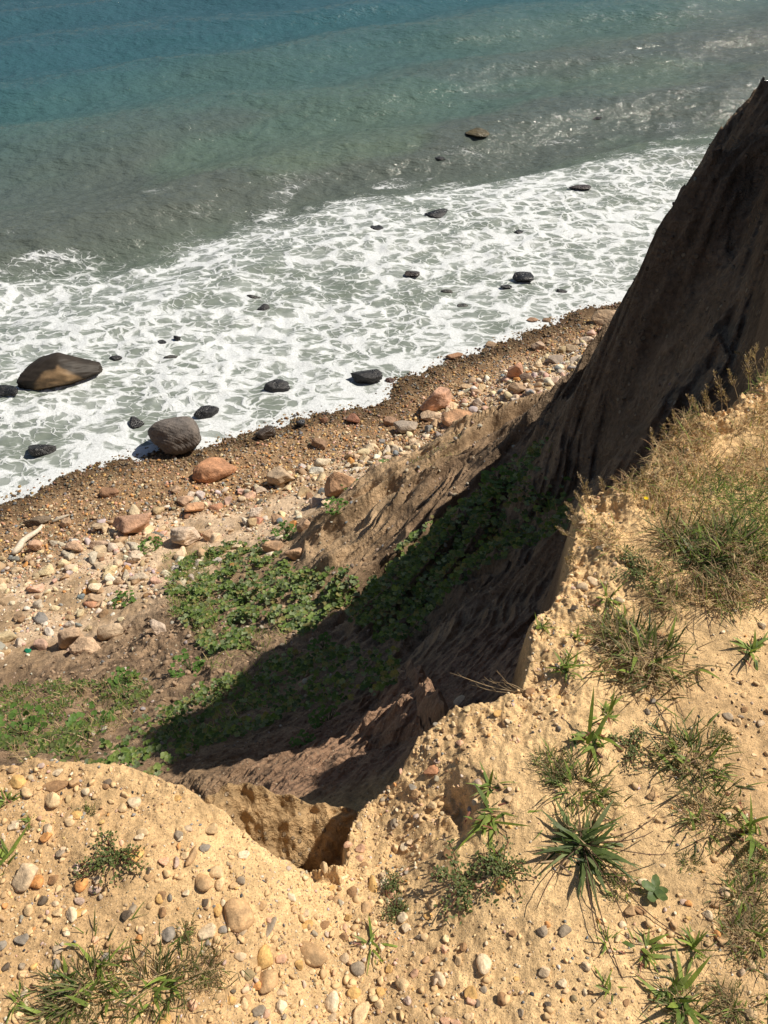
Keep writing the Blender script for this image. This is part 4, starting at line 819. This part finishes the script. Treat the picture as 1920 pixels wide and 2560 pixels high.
def grow(kind, root, R_, rg, dry=.3):
    """adds the parts of one plant of reach R_ metres under root"""
    U_ = rg.uniform
    def base_(n, s): return np.stack([rg.normal(0, s, n), rg.normal(0, s, n), np.full(n, -.004)], -1)
    if kind == 'broad':                       # crabgrass-like: few broad blades splayed flat
        n = 15; P1 = blades(base_(n, R_*.09), U_(0, 6.28)+np.abs(U_(-1, 1, n))**.8*np.sign(U_(-1, 1, n))*3.14, R_*U_(.3, 1.2, n), R_*U_(.03, .065, n), RAD(1)*U_(3, 70, n), U_(-.2, 1.3, n), 7, colmix(n, [G1, G2, G2, (.22, .28, .07), (.20, .27, .05)], rg))
        m = 26; P2 = blades(base_(m, R_*.2), U_(0, 6.28, m), R_*U_(.2, .6, m), R_*U_(.015, .03, m), RAD(1)*U_(5, 60, m), U_(0, .8, m), 4, colmix(m, [G3, ST2, (.25, .10, .07), G1], rg))
        pmesh('blades', P1, M_LEAF, root); pmesh('low_blades', P2, M_LEAF, root)
    elif kind == 'fine':                      # dense fine-bladed tuft, partly dry
        n = 170; b = base_(n, R_*.38); P1 = blades(b, np.arctan2(b[:, 1], b[:, 0])+U_(-1.2, 1.2, n), R_*U_(.3, .8, n), np.maximum(R_*U_(.010, .022, n), .0008), RAD(1)*U_(20, 85, n), U_(.1, 1.1, n), 5, colmix(n, [G3, G1, (.11, .125, .045), (.15, .16, .06), (.20, .17, .09)], rg))
        m = int(260*dry*2+60); b = base_(m, R_*.42); P2 = blades(b, U_(0, 6.28, m), R_*U_(.2, .75, m), np.maximum(R_*U_(.006, .014, m), .0007), RAD(1)*U_(0, 60, m), U_(0, .9, m), 4, colmix(m, [ST1, ST2, ST3], rg))
        q = 9; b = base_(q, R_*.3); P3 = blades(b, U_(0, 6.28, q), R_*U_(.4, .8, q), R_*U_(.035, .05, q), RAD(1)*U_(30, 70, q), U_(.2, .8, q), 6, colmix(q, [G2, (.20, .27, .06)], rg))
        pmesh('blades', merge([P1, P3]), M_LEAF, root); pmesh('dry_blades', P2, M_STRAW, root)
    elif kind == 'rosette':                   # narrow grey-green lance leaves and wiry spent stems
        n = 46; P1 = blades(base_(n, R_*.08), U_(0, 6.28, n), R_*U_(.4, 1.1, n), R_*U_(.02, .05, n), RAD(1)*U_(4, 62, n), U_(.0, 1.0, n), 8, colmix(n, [(.12, .165, .055), (.17, .205, .085), (.08, .115, .035)], rg))
        P2 = None; m = 90; b = base_(m, R_*.22); P3 = blades(b, U_(0, 6.28, m), R_*U_(.2, .7, m), R_*U_(.01, .02, m), RAD(1)*U_(5, 60, m), U_(0, .8, m), 4, colmix(m, [G3, ST2, ST3, G1], rg))
        pmesh('leaves', P1, M_LEAF, root); pmesh('low_blades', P3, M_LEAF, root)
        tb = []
        for _ in range(9):
            a_ = U_(-2.8, .6); l_ = R_*U_(1.0, 2.2); e_ = U_(.02, .25); pp = [(math.cos(a_+.25*q*q*.3)*l_*q, math.sin(a_+.3*q*q)*l_*q, .01+l_*e_*math.sin(q*2.6)) for q in np.linspace(0, 1, 8)]; tb.append(tube(pp, [.0011]*7+[.0008], 4))
        link('wiry_stems', tubemesh('wiry_stems', tb, M_STRAW, (.17, .10, .07)), root)
    elif kind == 'herb':                      # creeping mat of small oval leaves on red-brown stems
        tb = []; LB = []; LA = []
        for _ in range(15):
            a_ = U_(0, 6.28); l_ = R_*U_(.6, 1.35); bend = U_(-.8, .8); q = np.linspace(0, 1, 9); ang = a_+bend*q; px = np.cumsum(np.cos(ang))*l_/9; py = np.cumsum(np.sin(ang))*l_/9; pz = .006+.012*np.sin(q*3)
            tb.append(tube(list(zip(px, py, pz)), [.0012]*9, 4))
            for x_, y_, z_, g_ in zip(px, py, pz, ang):
                for _ in range(3): LB.append((x_+U_(-.010, .010), y_+U_(-.010, .010), z_+U_(-.002, .007))); LA.append(g_+U_(-1.8, 1.8))
        n = len(LB); pmesh('leaves', leaves(np.array(LB), np.array(LA), U_(-.1, .7, n), U_(.006, .012, n)*min(1.3, max(.4, R_/.085)), .62, colmix(n, [(.085, .12, .035), (.12, .15, .045), (.155, .18, .065)], rg)), M_LEAF, root)
        link('stems', tubemesh('stems', tb, M_STRAW, (.20, .09, .06)), root)
    elif kind == 'seedling':
        n = 5; pmesh('leaves', leaves(np.zeros((n, 3))+(0, 0, .012), np.linspace(0, 5.2, n)+U_(-.2, .2, n), U_(.1, .4, n), R_*U_(.8, 1.1, n), .6, colmix(n, [(.13, .19, .07)], rg)), M_LEAF, root)
        link('stems', tubemesh('stems', [tube([(0, 0, -.01), (0, 0, .014)], [.002, .0015], 5)], M_STRAW, (.2, .16, .07)), root)
    elif kind == 'tall':                      # a long slender blade-bearing culm
        tb = [tube([(R_*.15*q*q, R_*.1*q, R_*2.2*q) for q in np.linspace(0, 1, 8)], [.0013]*8, 5)]; link('culm', tubemesh('culm', tb, M_STRAW, (.20, .22, .08)), root)
        n = 10; b = np.zeros((n, 3)); b[:, 2] = U_(0, R_*1.5, n); pmesh('blades', blades(b, U_(0, 6.28, n), R_*U_(.5, .9, n), R_*U_(.04, .06, n), RAD(1)*U_(20, 60, n), U_(.2, .9, n), 6, colmix(n, [G2, G1], rg)), M_LEAF, root)
PLANTS = [ # u, v, reach px, kind, label
 (1310,1295,44,'broad','yellow-green grass sprig on the bare rim below the dry grass patch'),
 (1172,1350,34,'broad','small grass sprig overhanging the rim where the bluff juts out'),
 (1247,1375,30,'broad','thin upright grass sprig just right of the overhanging sprig'),
 (1400,1425,110,'fine','dense half-dry grass tuft, largest on the right bluff top'),
 (1330,1370,70,'fine','straggly dry grey grass tuft left of and behind the largest one'),
 (1625,1405,56,'broad','green grass sprig with long shadow near the right picture edge'),
 (1225,1448,48,'broad','flat grass sprig with reddish base beside the rim wall'),
 (1222,1440,30,'tall','lone tall grass culm rising from the flat reddish sprig'),
 (1278,1595,82,'broad','largest broad-bladed grass with a red heart on bare sand'),
 (1305,1540,55,'broad','upright broad-bladed grass touching the back of the large red-hearted one'),
 (1368,1618,44,'herb','small dark herb right of the large red-hearted grass'),
 (1490,1635,92,'fine','green grass tuft on sand with tall bent blades, middle right'),
 (1545,1670,40,'broad','light green grass sprig on the right flank of the middle right tuft'),
 (1190,1650,44,'fine','small grass tuft left of the mid-right sand, above the big purple-stalked grass'),
 (1250,1700,86,'fine','leggy grass tuft directly behind the big wiry rosette'),
 (1062,1765,78,'broad','broad-bladed grass with purple stalk beside the rim hollow'),
 (1060,1700,50,'broad','upper blades of grass on the sand behind the purple-stalked one'),
 (1258,1828,110,'rosette','big rosette of grey-green lance leaves with dark wiry stems'),
 (1000,1905,66,'herb','creeping small-leaved herb mat left of the big rosette'),
 (1090,1890,56,'herb','creeping herb mat between the broad-bladed grass and the big rosette'),
 (1075,1860,46,'broad','dark grass sprig poking out of the creeping herb mats'),
 (1335,1922,44,'fine','short grass tuft touching the front of the big rosette'),
 (1412,1928,34,'seedling','four-leaved pale green seedling alone on the sand'),
 (1488,1862,30,'fine','tiny grass tuft on bare sand between the rosette and the right edge'),
 (1620,1800,80,'broad','green broad-bladed grass at the right edge above the brown tufts'),
 (1530,1760,84,'fine','brownish thin grass tuft left of the right-edge broad grass'),
 (1640,1870,52,'fine','dark grass tuft at the right edge under the broad green grass'),
 (1610,1945,66,'fine','brown and olive grass tuft low on the right edge'),
 (1620,2030,74,'fine','green-brown grass tuft at the right edge, third from the bottom'),
 (1395,2055,64,'broad','narrow-leaved grass sprig left of the lower right tufts'),
 (1312,2035,34,'broad','small grass sprig left of the narrow-leaved sprig, lower right'),
 (1500,2050,58,'broad','spreading grass sprig between the narrow-leaved one and the right edge'),
 (1455,2160,92,'broad','bright green broad grass at the bottom edge, lower right'),
 (1480,2190,80,'fine','dense low grass around the foot of the bright bottom-right grass'),
 (1312,2135,40,'broad','small dark grass sprig left of the bright bottom-right grass'),
 (1655,2160,40,'broad','light grass blades cut by the lower right picture edge'),
 (1590,2180,60,'fine','sparse brown grass by the bottom right corner'),
 (1560,1595,26,'fine','tiny grass wisp on bare sand near the right edge'),
 (14,1735,40,'broad','grass blades cut by the left picture edge on the left lobe'),
 (66,1775,26,'broad','pair of light green blades near the left picture edge'),
 (0,1860,64,'broad','long dark green blades leaning in from the left picture edge'),
 (250,1850,58,'herb','small grey-green herb sprawling among pebbles on the left lobe'),
 (182,1755,24,'fine','dark withered sprig among pebbles on the left lobe'),
 (190,2130,110,'fine','dense dark green grass clump in the bottom left corner'),
 (130,2175,80,'fine','low grass at the left foot of the bottom left clump'),
 (330,2125,95,'fine','trailing grass clump right of the bottom left corner clump'),
 (430,2105,60,'fine','brown wiry grass tip at the right end of the bottom left clumps'),
 (220,2090,60,'broad','light green blades rising behind the bottom left clump'),
 (40,2160,44,'broad','yellow-green blade sprig at the bottom left corner'),
 (805,2040,54,'broad','grass sprig with two long flat blades at the bottom centre'),
 (852,1968,24,'herb','tiny herb between the notch and the bottom centre sprig'),
 (848,1915,20,'herb','tiny green herb just right of the notch'),
 (395,2010,30,'fine','dead dark twiggy tuft lying on sand at lower left centre'),
 (1370,1235,52,'herb','low greyish herb at the lower left foot of the dry grass patch'),
 (1510,1225,80,'rosette','silvery lance-leaved plant in the dry grass patch'),
 (1580,1190,100,'fine','lush green grass clump in the right half of the dry grass patch'),
 (1480,1170,80,'fine','green clump in the middle of the dry grass patch'),
 (1440,1290,60,'fine','greenish tuft at the bottom fringe of the dry grass patch'),
 (1560,1275,70,'fine','brown tuft at the bottom right fringe of the dry grass patch'),
]
Xp, Yp, Zp, Tp = hit([p[0] for p in PLANTS], [p[1] for p in PLANTS])
for q, (p, x, y, z, t) in enumerate(zip(PLANTS, Xp, Yp, Zp, Tp)):
    nm_ = {'broad': 'grass_sprig', 'fine': 'grass_tuft', 'rosette': 'rosette_plant', 'herb': 'creeping_herb', 'seedling': 'seedling', 'tall': 'grass_culm'}[p[3]]
    root = empty(nm_, (x, y, z)); dry = .9 if ('dry' in p[4] or 'brown' in p[4]) else .22
    grow(p[3], root, p[2]/FPX*t*{'broad': 1.18, 'rosette': 1.25}.get(p[3], 1.0), np.random.RandomState(700+q), dry); tag(root, p[4], 'plant' if p[3] in ('rosette', 'herb', 'seedling') else 'grass', 'plants on the bluff top')
# ---- dry seed stalks along the rim of the bluff
STK = [(1490,380,1435,90),(1560,390,1540,60),(1640,360,1590,25),(1440,420,1370,210),(1340,500,1270,230),(1310,500,1180,370),(1200,640,1110,400),(1150,620,1070,400),(1050,680,975,510),(1010,690,930,570),(860,720,815,640),(640,1110,675,930),(830,1100,740,930),(570,1130,520,990),(380,1200,280,970),(330,1280,250,1100),(300,1320,185,1180),(330,1400,190,1260),(280,1440,120,1350),(300,1640,220,1520),(290,1700,195,1580),
       (1600,420,1655,60),(1530,400,1500,110),(1250,560,1215,330),(1210,690,1240,470),(1100,700,1130,520),(930,740,905,610),(480,1180,440,1000),(430,1220,345,1030),(700,1110,780,900),(900,1060,880,880),(1380,480,1330,360)]
sx = [1166.4+.297*q[0] for q in STK]; sy = [734.4+.297*q[1] for q in STK]; tx = [1166.4+.297*q[2] for q in STK]; ty = [734.4+.297*q[3] for q in STK]
def inside_hit(us, vs):
    """keep the roots on the bluff top: slide down the picture until the sight line meets it"""
    us = np.array(us, float); vs = np.array(vs, float)
    for _ in range(14):
        x, y, z, t = hit(us, vs); bad = t > 4.2
        if not bad.any(): break
        vs = vs+np.where(bad, 7, 0)
    return x, y, z, t
Xb, Yb, Zb, Tb = inside_hit(sx, sy); rgs = np.random.RandomState(55)
STL = np.argsort(np.argsort(tx))
for q in range(len(STK)):
    b = np.array([Xb[q], Yb[q], Zb[q]]); dx, dy, dz = ray(tx[q], ty[q]); top = np.array([0, 0, CAMZ])+np.array([dx, dy, dz])*Tb[q]*1.0; top = top-b
    L_ = np.linalg.norm(top); k = np.linspace(0, 1, 9)[:, None]; side = np.array([rgs.uniform(-.12, .12), rgs.uniform(-.1, .1), 0])*L_
    pts_ = top*k+side*np.sin(k*3.1)-np.array([0, 0, .005])
    parts = [tube(pts_, np.linspace(.0013, .0005, 9), 5)]; SB = []; SA = []; SE = []
    for _ in range(38):
        f = rgs.uniform(.35, 1); j = f*8; i0 = int(min(j, 7)); p0 = pts_[i0]*(1-(j-i0))+pts_[i0+1]*(j-i0); a_ = rgs.uniform(0, 6.28); l_ = L_*.17*(1.15-f)*2*rgs.uniform(.5, 1); tdir = top/L_
        e = p0+tdir*l_*.9+np.array([math.cos(a_), math.sin(a_), 0])*l_*.75; parts.append(tube([p0, (p0+e)/2, e], [.0004]*3, 3))
        for _ in range(4): r = rgs.uniform(.3, 1.05); SB.append(p0+(e-p0)*r); SA.append(a_+rgs.uniform(-.5, .5)); SE.append(rgs.uniform(.5, 1.3))
    root = empty('dry_grass_stalk', tuple(b)); link('stem', tubemesh('stem', [(V_-np.array([0, 0, 0]), F_) for V_, F_ in parts], M_STRAW, (.42, .30, .17)), root); n = len(SB)
    pmesh('seed_head', leaves(np.array(SB), np.array(SA), np.array(SE), rgs.uniform(.004, .008, n), .38, colmix(n, [(.44, .33, .22), (.33, .24, .16), (.52, .42, .30)], rgs)), M_STRAW, root)
    r_ = int(STL[q]); pl = 'on the upper right rim' if sy[q] < 900 else ('on the rim above the cliff hollow' if sy[q] < 1000 else 'on the lower left rim of the dry patch')
    tag(root, f'dry tan seed stalk {pl}, {(ORD[r_]+"from left") if 0 < r_ < 20 else ("leftmost of all" if r_ == 0 else ORD[31-r_]+("from right" if r_ < 31 else "rightmost of all"))}', 'dry grass', 'dry seed stalks along the rim')
# dead twig over the dark ravine
x, y, z, t = [float(q[0]) for q in hit(1130, 1492)]; tw = []
for (du, dv, l2) in ((-160, -45, 1), (-110, 10, .8), (-60, -60, .7), (-90, -15, .6), (-40, 14, .5), (-75, -30, .8)):
    e = np.array([du/FPX*t, 0.02, -dv/FPX*t*.8]); k = np.linspace(0, 1, 7)[:, None]; p_ = e*k+np.array([0, 0, .012])*np.sin(k*4+du); tw.append(tube(p_, np.linspace(.0018, .0006, 7)*l2, 4))
    for f in (.5, .7, .85): i = int(f*6); tw.append(tube([p_[i], p_[i]+np.array([-.012, .004, .012*(1 if i % 2 else -.4)])], [.0007, .0004], 3))
tag(link('dead_twig', tubemesh('dead_twig', tw, M_STRAW, (.46, .34, .21)), None, (x, y, z+.005)), 'bleached branching dead twig sticking out over the shaded ravine', 'twig')
# ---- yellow flower
x, y, z, t = [float(q[0]) for q in hit(1385, 1110)]; root = empty('yellow_flower', (x, y, z)); link('stem', tubemesh('stem', [tube([(0, 0, 0), (.003, 0, .03), (0, 0, .06)], [.0009]*3, 5)], M_STRAW, (.12, .18, .05)), root)
pmesh('petals', leaves(np.zeros((7, 3))+(0, 0, .06), np.linspace(0, 5.4, 7), np.full(7, .3), np.full(7, .009), .6, np.tile([(.80, .60, .02)], (7, 1))), M_STRAW, root); tag(root, 'tiny yellow flower in the dry grass patch', 'flower')
# ---- masses nobody could count
def area(poly, n, seed, xr, yr, top=None, clump=None):
    rg = np.random.RandomState(seed); X = rg.uniform(*xr, n); Y = rg.uniform(*yr, n); Z, s, d, k, sl_, zb = land(X, Y, True, True); u, v = project(X, Y, Z); m = inpoly(u, v, poly)
    if top is True: m &= k > .6
    if top is False: m &= k < .05
    if len(FIN): m &= ~((X > FIN[-1][0]-.3) & (X < FIN[0][0]+.4) & (np.abs(Y-np.interp(X, [q[0] for q in FIN[::-1]], [q[1] for q in FIN[::-1]])) < .75))
    if clump: m &= (clump[2]+fbm(X*clump[0], Y*clump[0], 3, clump[1])) > rg.uniform(-.15, .15, n)
    return np.stack([X, Y, Z], -1)[m], u[m], v[m], rg
DRY = [(1240,1120),(1252,1050),(1330,1035),(1400,1000),(1415,945),(1470,895),(1560,858),(1659,785),(1760,720),(1760,1300),(1659,1310),(1560,1335),(1480,1300),(1400,1240),(1300,1190),(1250,1195)]
B, u, v, rg = area(DRY, 105000, 801, (.4, 2.6), (1.2, 3.8), True, (3.5, 11, .22)); n = len(B); B[:, 2] += rg.uniform(0, .03, n)
greenish = sst(.0, .6, fbm(B[:, 0]*2.2, B[:, 1]*2.2, 3, 812)+.5*sst(1080, 1230, v)*sst(1380, 1500, u)-.12); C = np.where((rg.uniform(0, 1, n) < greenish*.8+.16)[:, None], colmix(n, [G1, G2, G3], rg), colmix(n, [ST1, ST1, ST2, ST3, (.40, .24, .13)], rg))
tag(pmesh('dry_grass', blades(B, rg.uniform(0, 6.28, n), rg.uniform(.015, .075, n), rg.uniform(.0006, .0015, n), RAD(1)*rg.uniform(0, 70, n), rg.uniform(-.2, 1.2, n), 3, C), M_STRAW, None), 'dry tan thatch of grass flecked with green on the right rim', 'grass', kind='stuff')
COLT = [[(330,1185),(420,1200),(480,1165),(560,1160),(600,1190),(650,1240),(740,1230),(830,1255),(840,1300),(760,1320),(650,1380),(570,1330),(540,1400),(450,1410),(390,1340),(350,1260)],
        [(860,1190),(960,1110),(1050,1075),(1120,1040),(1215,1020),(1245,1100),(1230,1150),(1130,1190),(1060,1230),(1000,1260),(960,1300),(900,1380),(820,1390),(760,1330),(830,1290)],
        [(190,1650),(260,1600),(420,1510),(560,1430),(720,1400),(860,1410),(870,1500),(720,1530),(620,1540),(570,1600),(480,1650),(400,1705),(230,1660)],
        [(1030,1070),(1090,1010),(1180,950),(1190,985),(1130,1040),(1060,1080)]]
LV = []; ST_ = []
for i, (poly, nn, clm) in enumerate(zip(COLT, (70000, 66000, 52000, 24000), (-.08, .36, .12, .2))):
    B, u, v, rg = area(poly, nn, 820+i, (-4.5, 4.5), (1.8, 12.5), False, (2.6, 830+i, clm)); n = len(B); h = rg.uniform(.01, .12, n)*(.4+1.4*sst(-.3, .6, fbm(B[:, 0]*1.6, B[:, 1]*1.6, 2, 845+i))); sz = rg.uniform(.04, .11, n)*(.85 if i == 0 else .8)*np.clip(B[:, 1]/6, .75, 1.1); T0 = B.copy(); T0[:, 2] += h
    C = colmix(n, [(.105, .165, .035), (.15, .22, .05), (.065, .115, .03), (.20, .26, .075), (.13, .17, .08), (.24, .29, .15), (.24, .22, .08)], rg, .25); 
    LV.append(leaves(T0-np.stack([sz*.5, sz*0, sz*0], -1), rg.uniform(0, 6.28, n), rg.uniform(-.35, .45, n), sz, 1, C, 'round'))
    print('colt', i, n)
tag(pmesh('ground_cover', merge(LV), M_LEAF, None, False), 'broad round-leaved green ground cover on the slope and ravine', 'ground cover', kind='stuff')
GR = [([(0,1490),(100,1470),(200,1480),(300,1460),(330,1500),(290,1560),(210,1600),(180,1650),(0,1650)], 20000, .15, (.06, .22)), ([(440,1390),(620,1340),(640,1400),(560,1440),(430,1450)], 9000, .1, (.05, .2)), ([(880,960),(930,930),(1005,940),(1000,985),(930,1015),(880,1000)], 9000, .5, (.05, .16)),
      ([(1090,1010),(1180,950),(1190,975),(1130,1025)], 9000, .6, (.06, .2)), ([(700,1245),(830,1250),(840,1300),(720,1310)], 9000, .3, (.05, .2)), ([(350,1200),(450,1180),(470,1400),(370,1330)], 30000, .30, (.06, .20)), ([(1120,1060),(1230,1030),(1240,1110),(1140,1150)], 12000, .5, (.06, .22)), ([(330,1560),(520,1450),(600,1500),(420,1640)], 12000, -.1, (.08, .25))]
GB = []
for i, (poly, nn, clm, lr) in enumerate(GR):
    B, u, v, rg = area(poly, nn*3, 850+i, (-7.5, 4.5), (1.8, 13), False, (2.4, 860+i, clm)); n = len(B)
    dryf = .6 if i == 0 else .2; C = np.where((rg.uniform(0, 1, n) < dryf)[:, None], colmix(n, [ST1, ST2], rg), colmix(n, [G1, G2, G3, G2], rg))
    GB.append(blades(B, rg.uniform(0, 6.28, n), rg.uniform(*lr, n), rg.uniform(.002, .006, n), RAD(1)*rg.uniform(35, 88, n), rg.uniform(0, 1.0, n), 3, C)); print('gr', i, n)
tag(pmesh('slope_grass', merge(GB), M_LEAF, None), 'tangled green and straw grass growing on the bluff slope', 'grass', kind='stuff')
B, u, v, rg = area(GR[0][0], 30000, 880, (-7.5, 0), (2.5, 9), False, (1.8, 881, -.12)); n = len(B); B[:, 2] += rg.uniform(.02, .12, n)
tag(pmesh('weeds', leaves(B, rg.uniform(0, 6.28, n), rg.uniform(-.2, .6, n), rg.uniform(.03, .075, n), .5, colmix(n, [(.09, .14, .035), (.16, .21, .05), (.13, .15, .06)], rg)), M_LEAF, None), 'leafy green weeds among the grass at the left slope', 'weeds', kind='stuff')
# ---- single leafy plants one can tell apart
LP = [(620,1160,26,'small green plant alone at the foot of the sunlit ridges'),(733,1145,22,'tiny green plant on the crest of the lowest sunlit ridge'),(765,1062,20,'small green plant beside the half-buried orange-brown boulder'),(845,1012,18,'little green plant on sand left of the grassy toe clump'),(710,1560,30,'isolated green plant on the dark earth above the notch ridge'),(660,1610,24,'grey-green plant on the shaded earth above the notch ridge'),
      (1075,1110,34,'yellow-green leafy plant in the gully just outside the shadow'),(280,1480,28,'leafy green plant in the weeds near the pair of tan boulders'),(205,1575,46,'bright round-leaved plant at the left weeds, near the shadow edge'),(60,1595,60,'bright green plant at the left edge above the left lobe'),(415,1460,34,'green leafy plant on the lit earth at the shadow edge'),(275,1300,22,'small plant by the dark hole left of the leafy patch'),(330,1185,22,'small green plant at the upper left tip of the leafy patch'),(700,1400,28,'lit leafy plant on the edge of the shadow in mid slope')]
Xq, Yq, Zq, Tq = hit([p[0] for p in LP], [p[1] for p in LP])
for q, (p, x, y, z, t) in enumerate(zip(LP, Xq, Yq, Zq, Tq)):
    rg = np.random.RandomState(900+q); R_ = p[2]/FPX*t; root = empty('leafy_plant', (x, y, z)); n = 54; a = rg.uniform(0, 6.28, n); r = R_*np.sqrt(rg.uniform(0, .9, n)); h = rg.uniform(.1, .7, n)*R_; B = np.stack([r*np.cos(a), r*np.sin(a), h], -1); sz = np.minimum(R_*rg.uniform(.22, .45, n), .085)
    pmesh('leaves', leaves(B-np.stack([sz*.5, sz*0, sz*0], -1), a, rg.uniform(-.3, .5, n), sz, 1, colmix(n, [(.09, .17, .035), (.12, .21, .05)], rg), 'round'), M_LEAF, root)
    link('stems', tubemesh('stems', [tube([(0, 0, -.02), tuple(b*.6), tuple(b)], [R_*.02]*3, 4) for b in B[::2]], M_STRAW, (.10, .13, .05)), root); tag(root, p[3], 'plant')
# ---- litter
for (u, v, s_, lab) in ((60, 1407, .09, 'green plastic scrap on the stones at the left edge'), (1655, 1015, .012, 'dark green scrap in the dry grass at the right edge')):
    x, y, z, t = [float(q[0]) for q in hit(u, v)]; V, F = rock_shape(int(u), 2, 6, 18, .05); V = V*np.array([s_, s_*.7, s_*.3]); o = link('plastic_scrap', mesh('plastic_scrap', V, F, M_STONE), None, (x, y, z+s_*.3)); o.color = (.02, .22, .12, 1); tag(o, lab, 'litter')
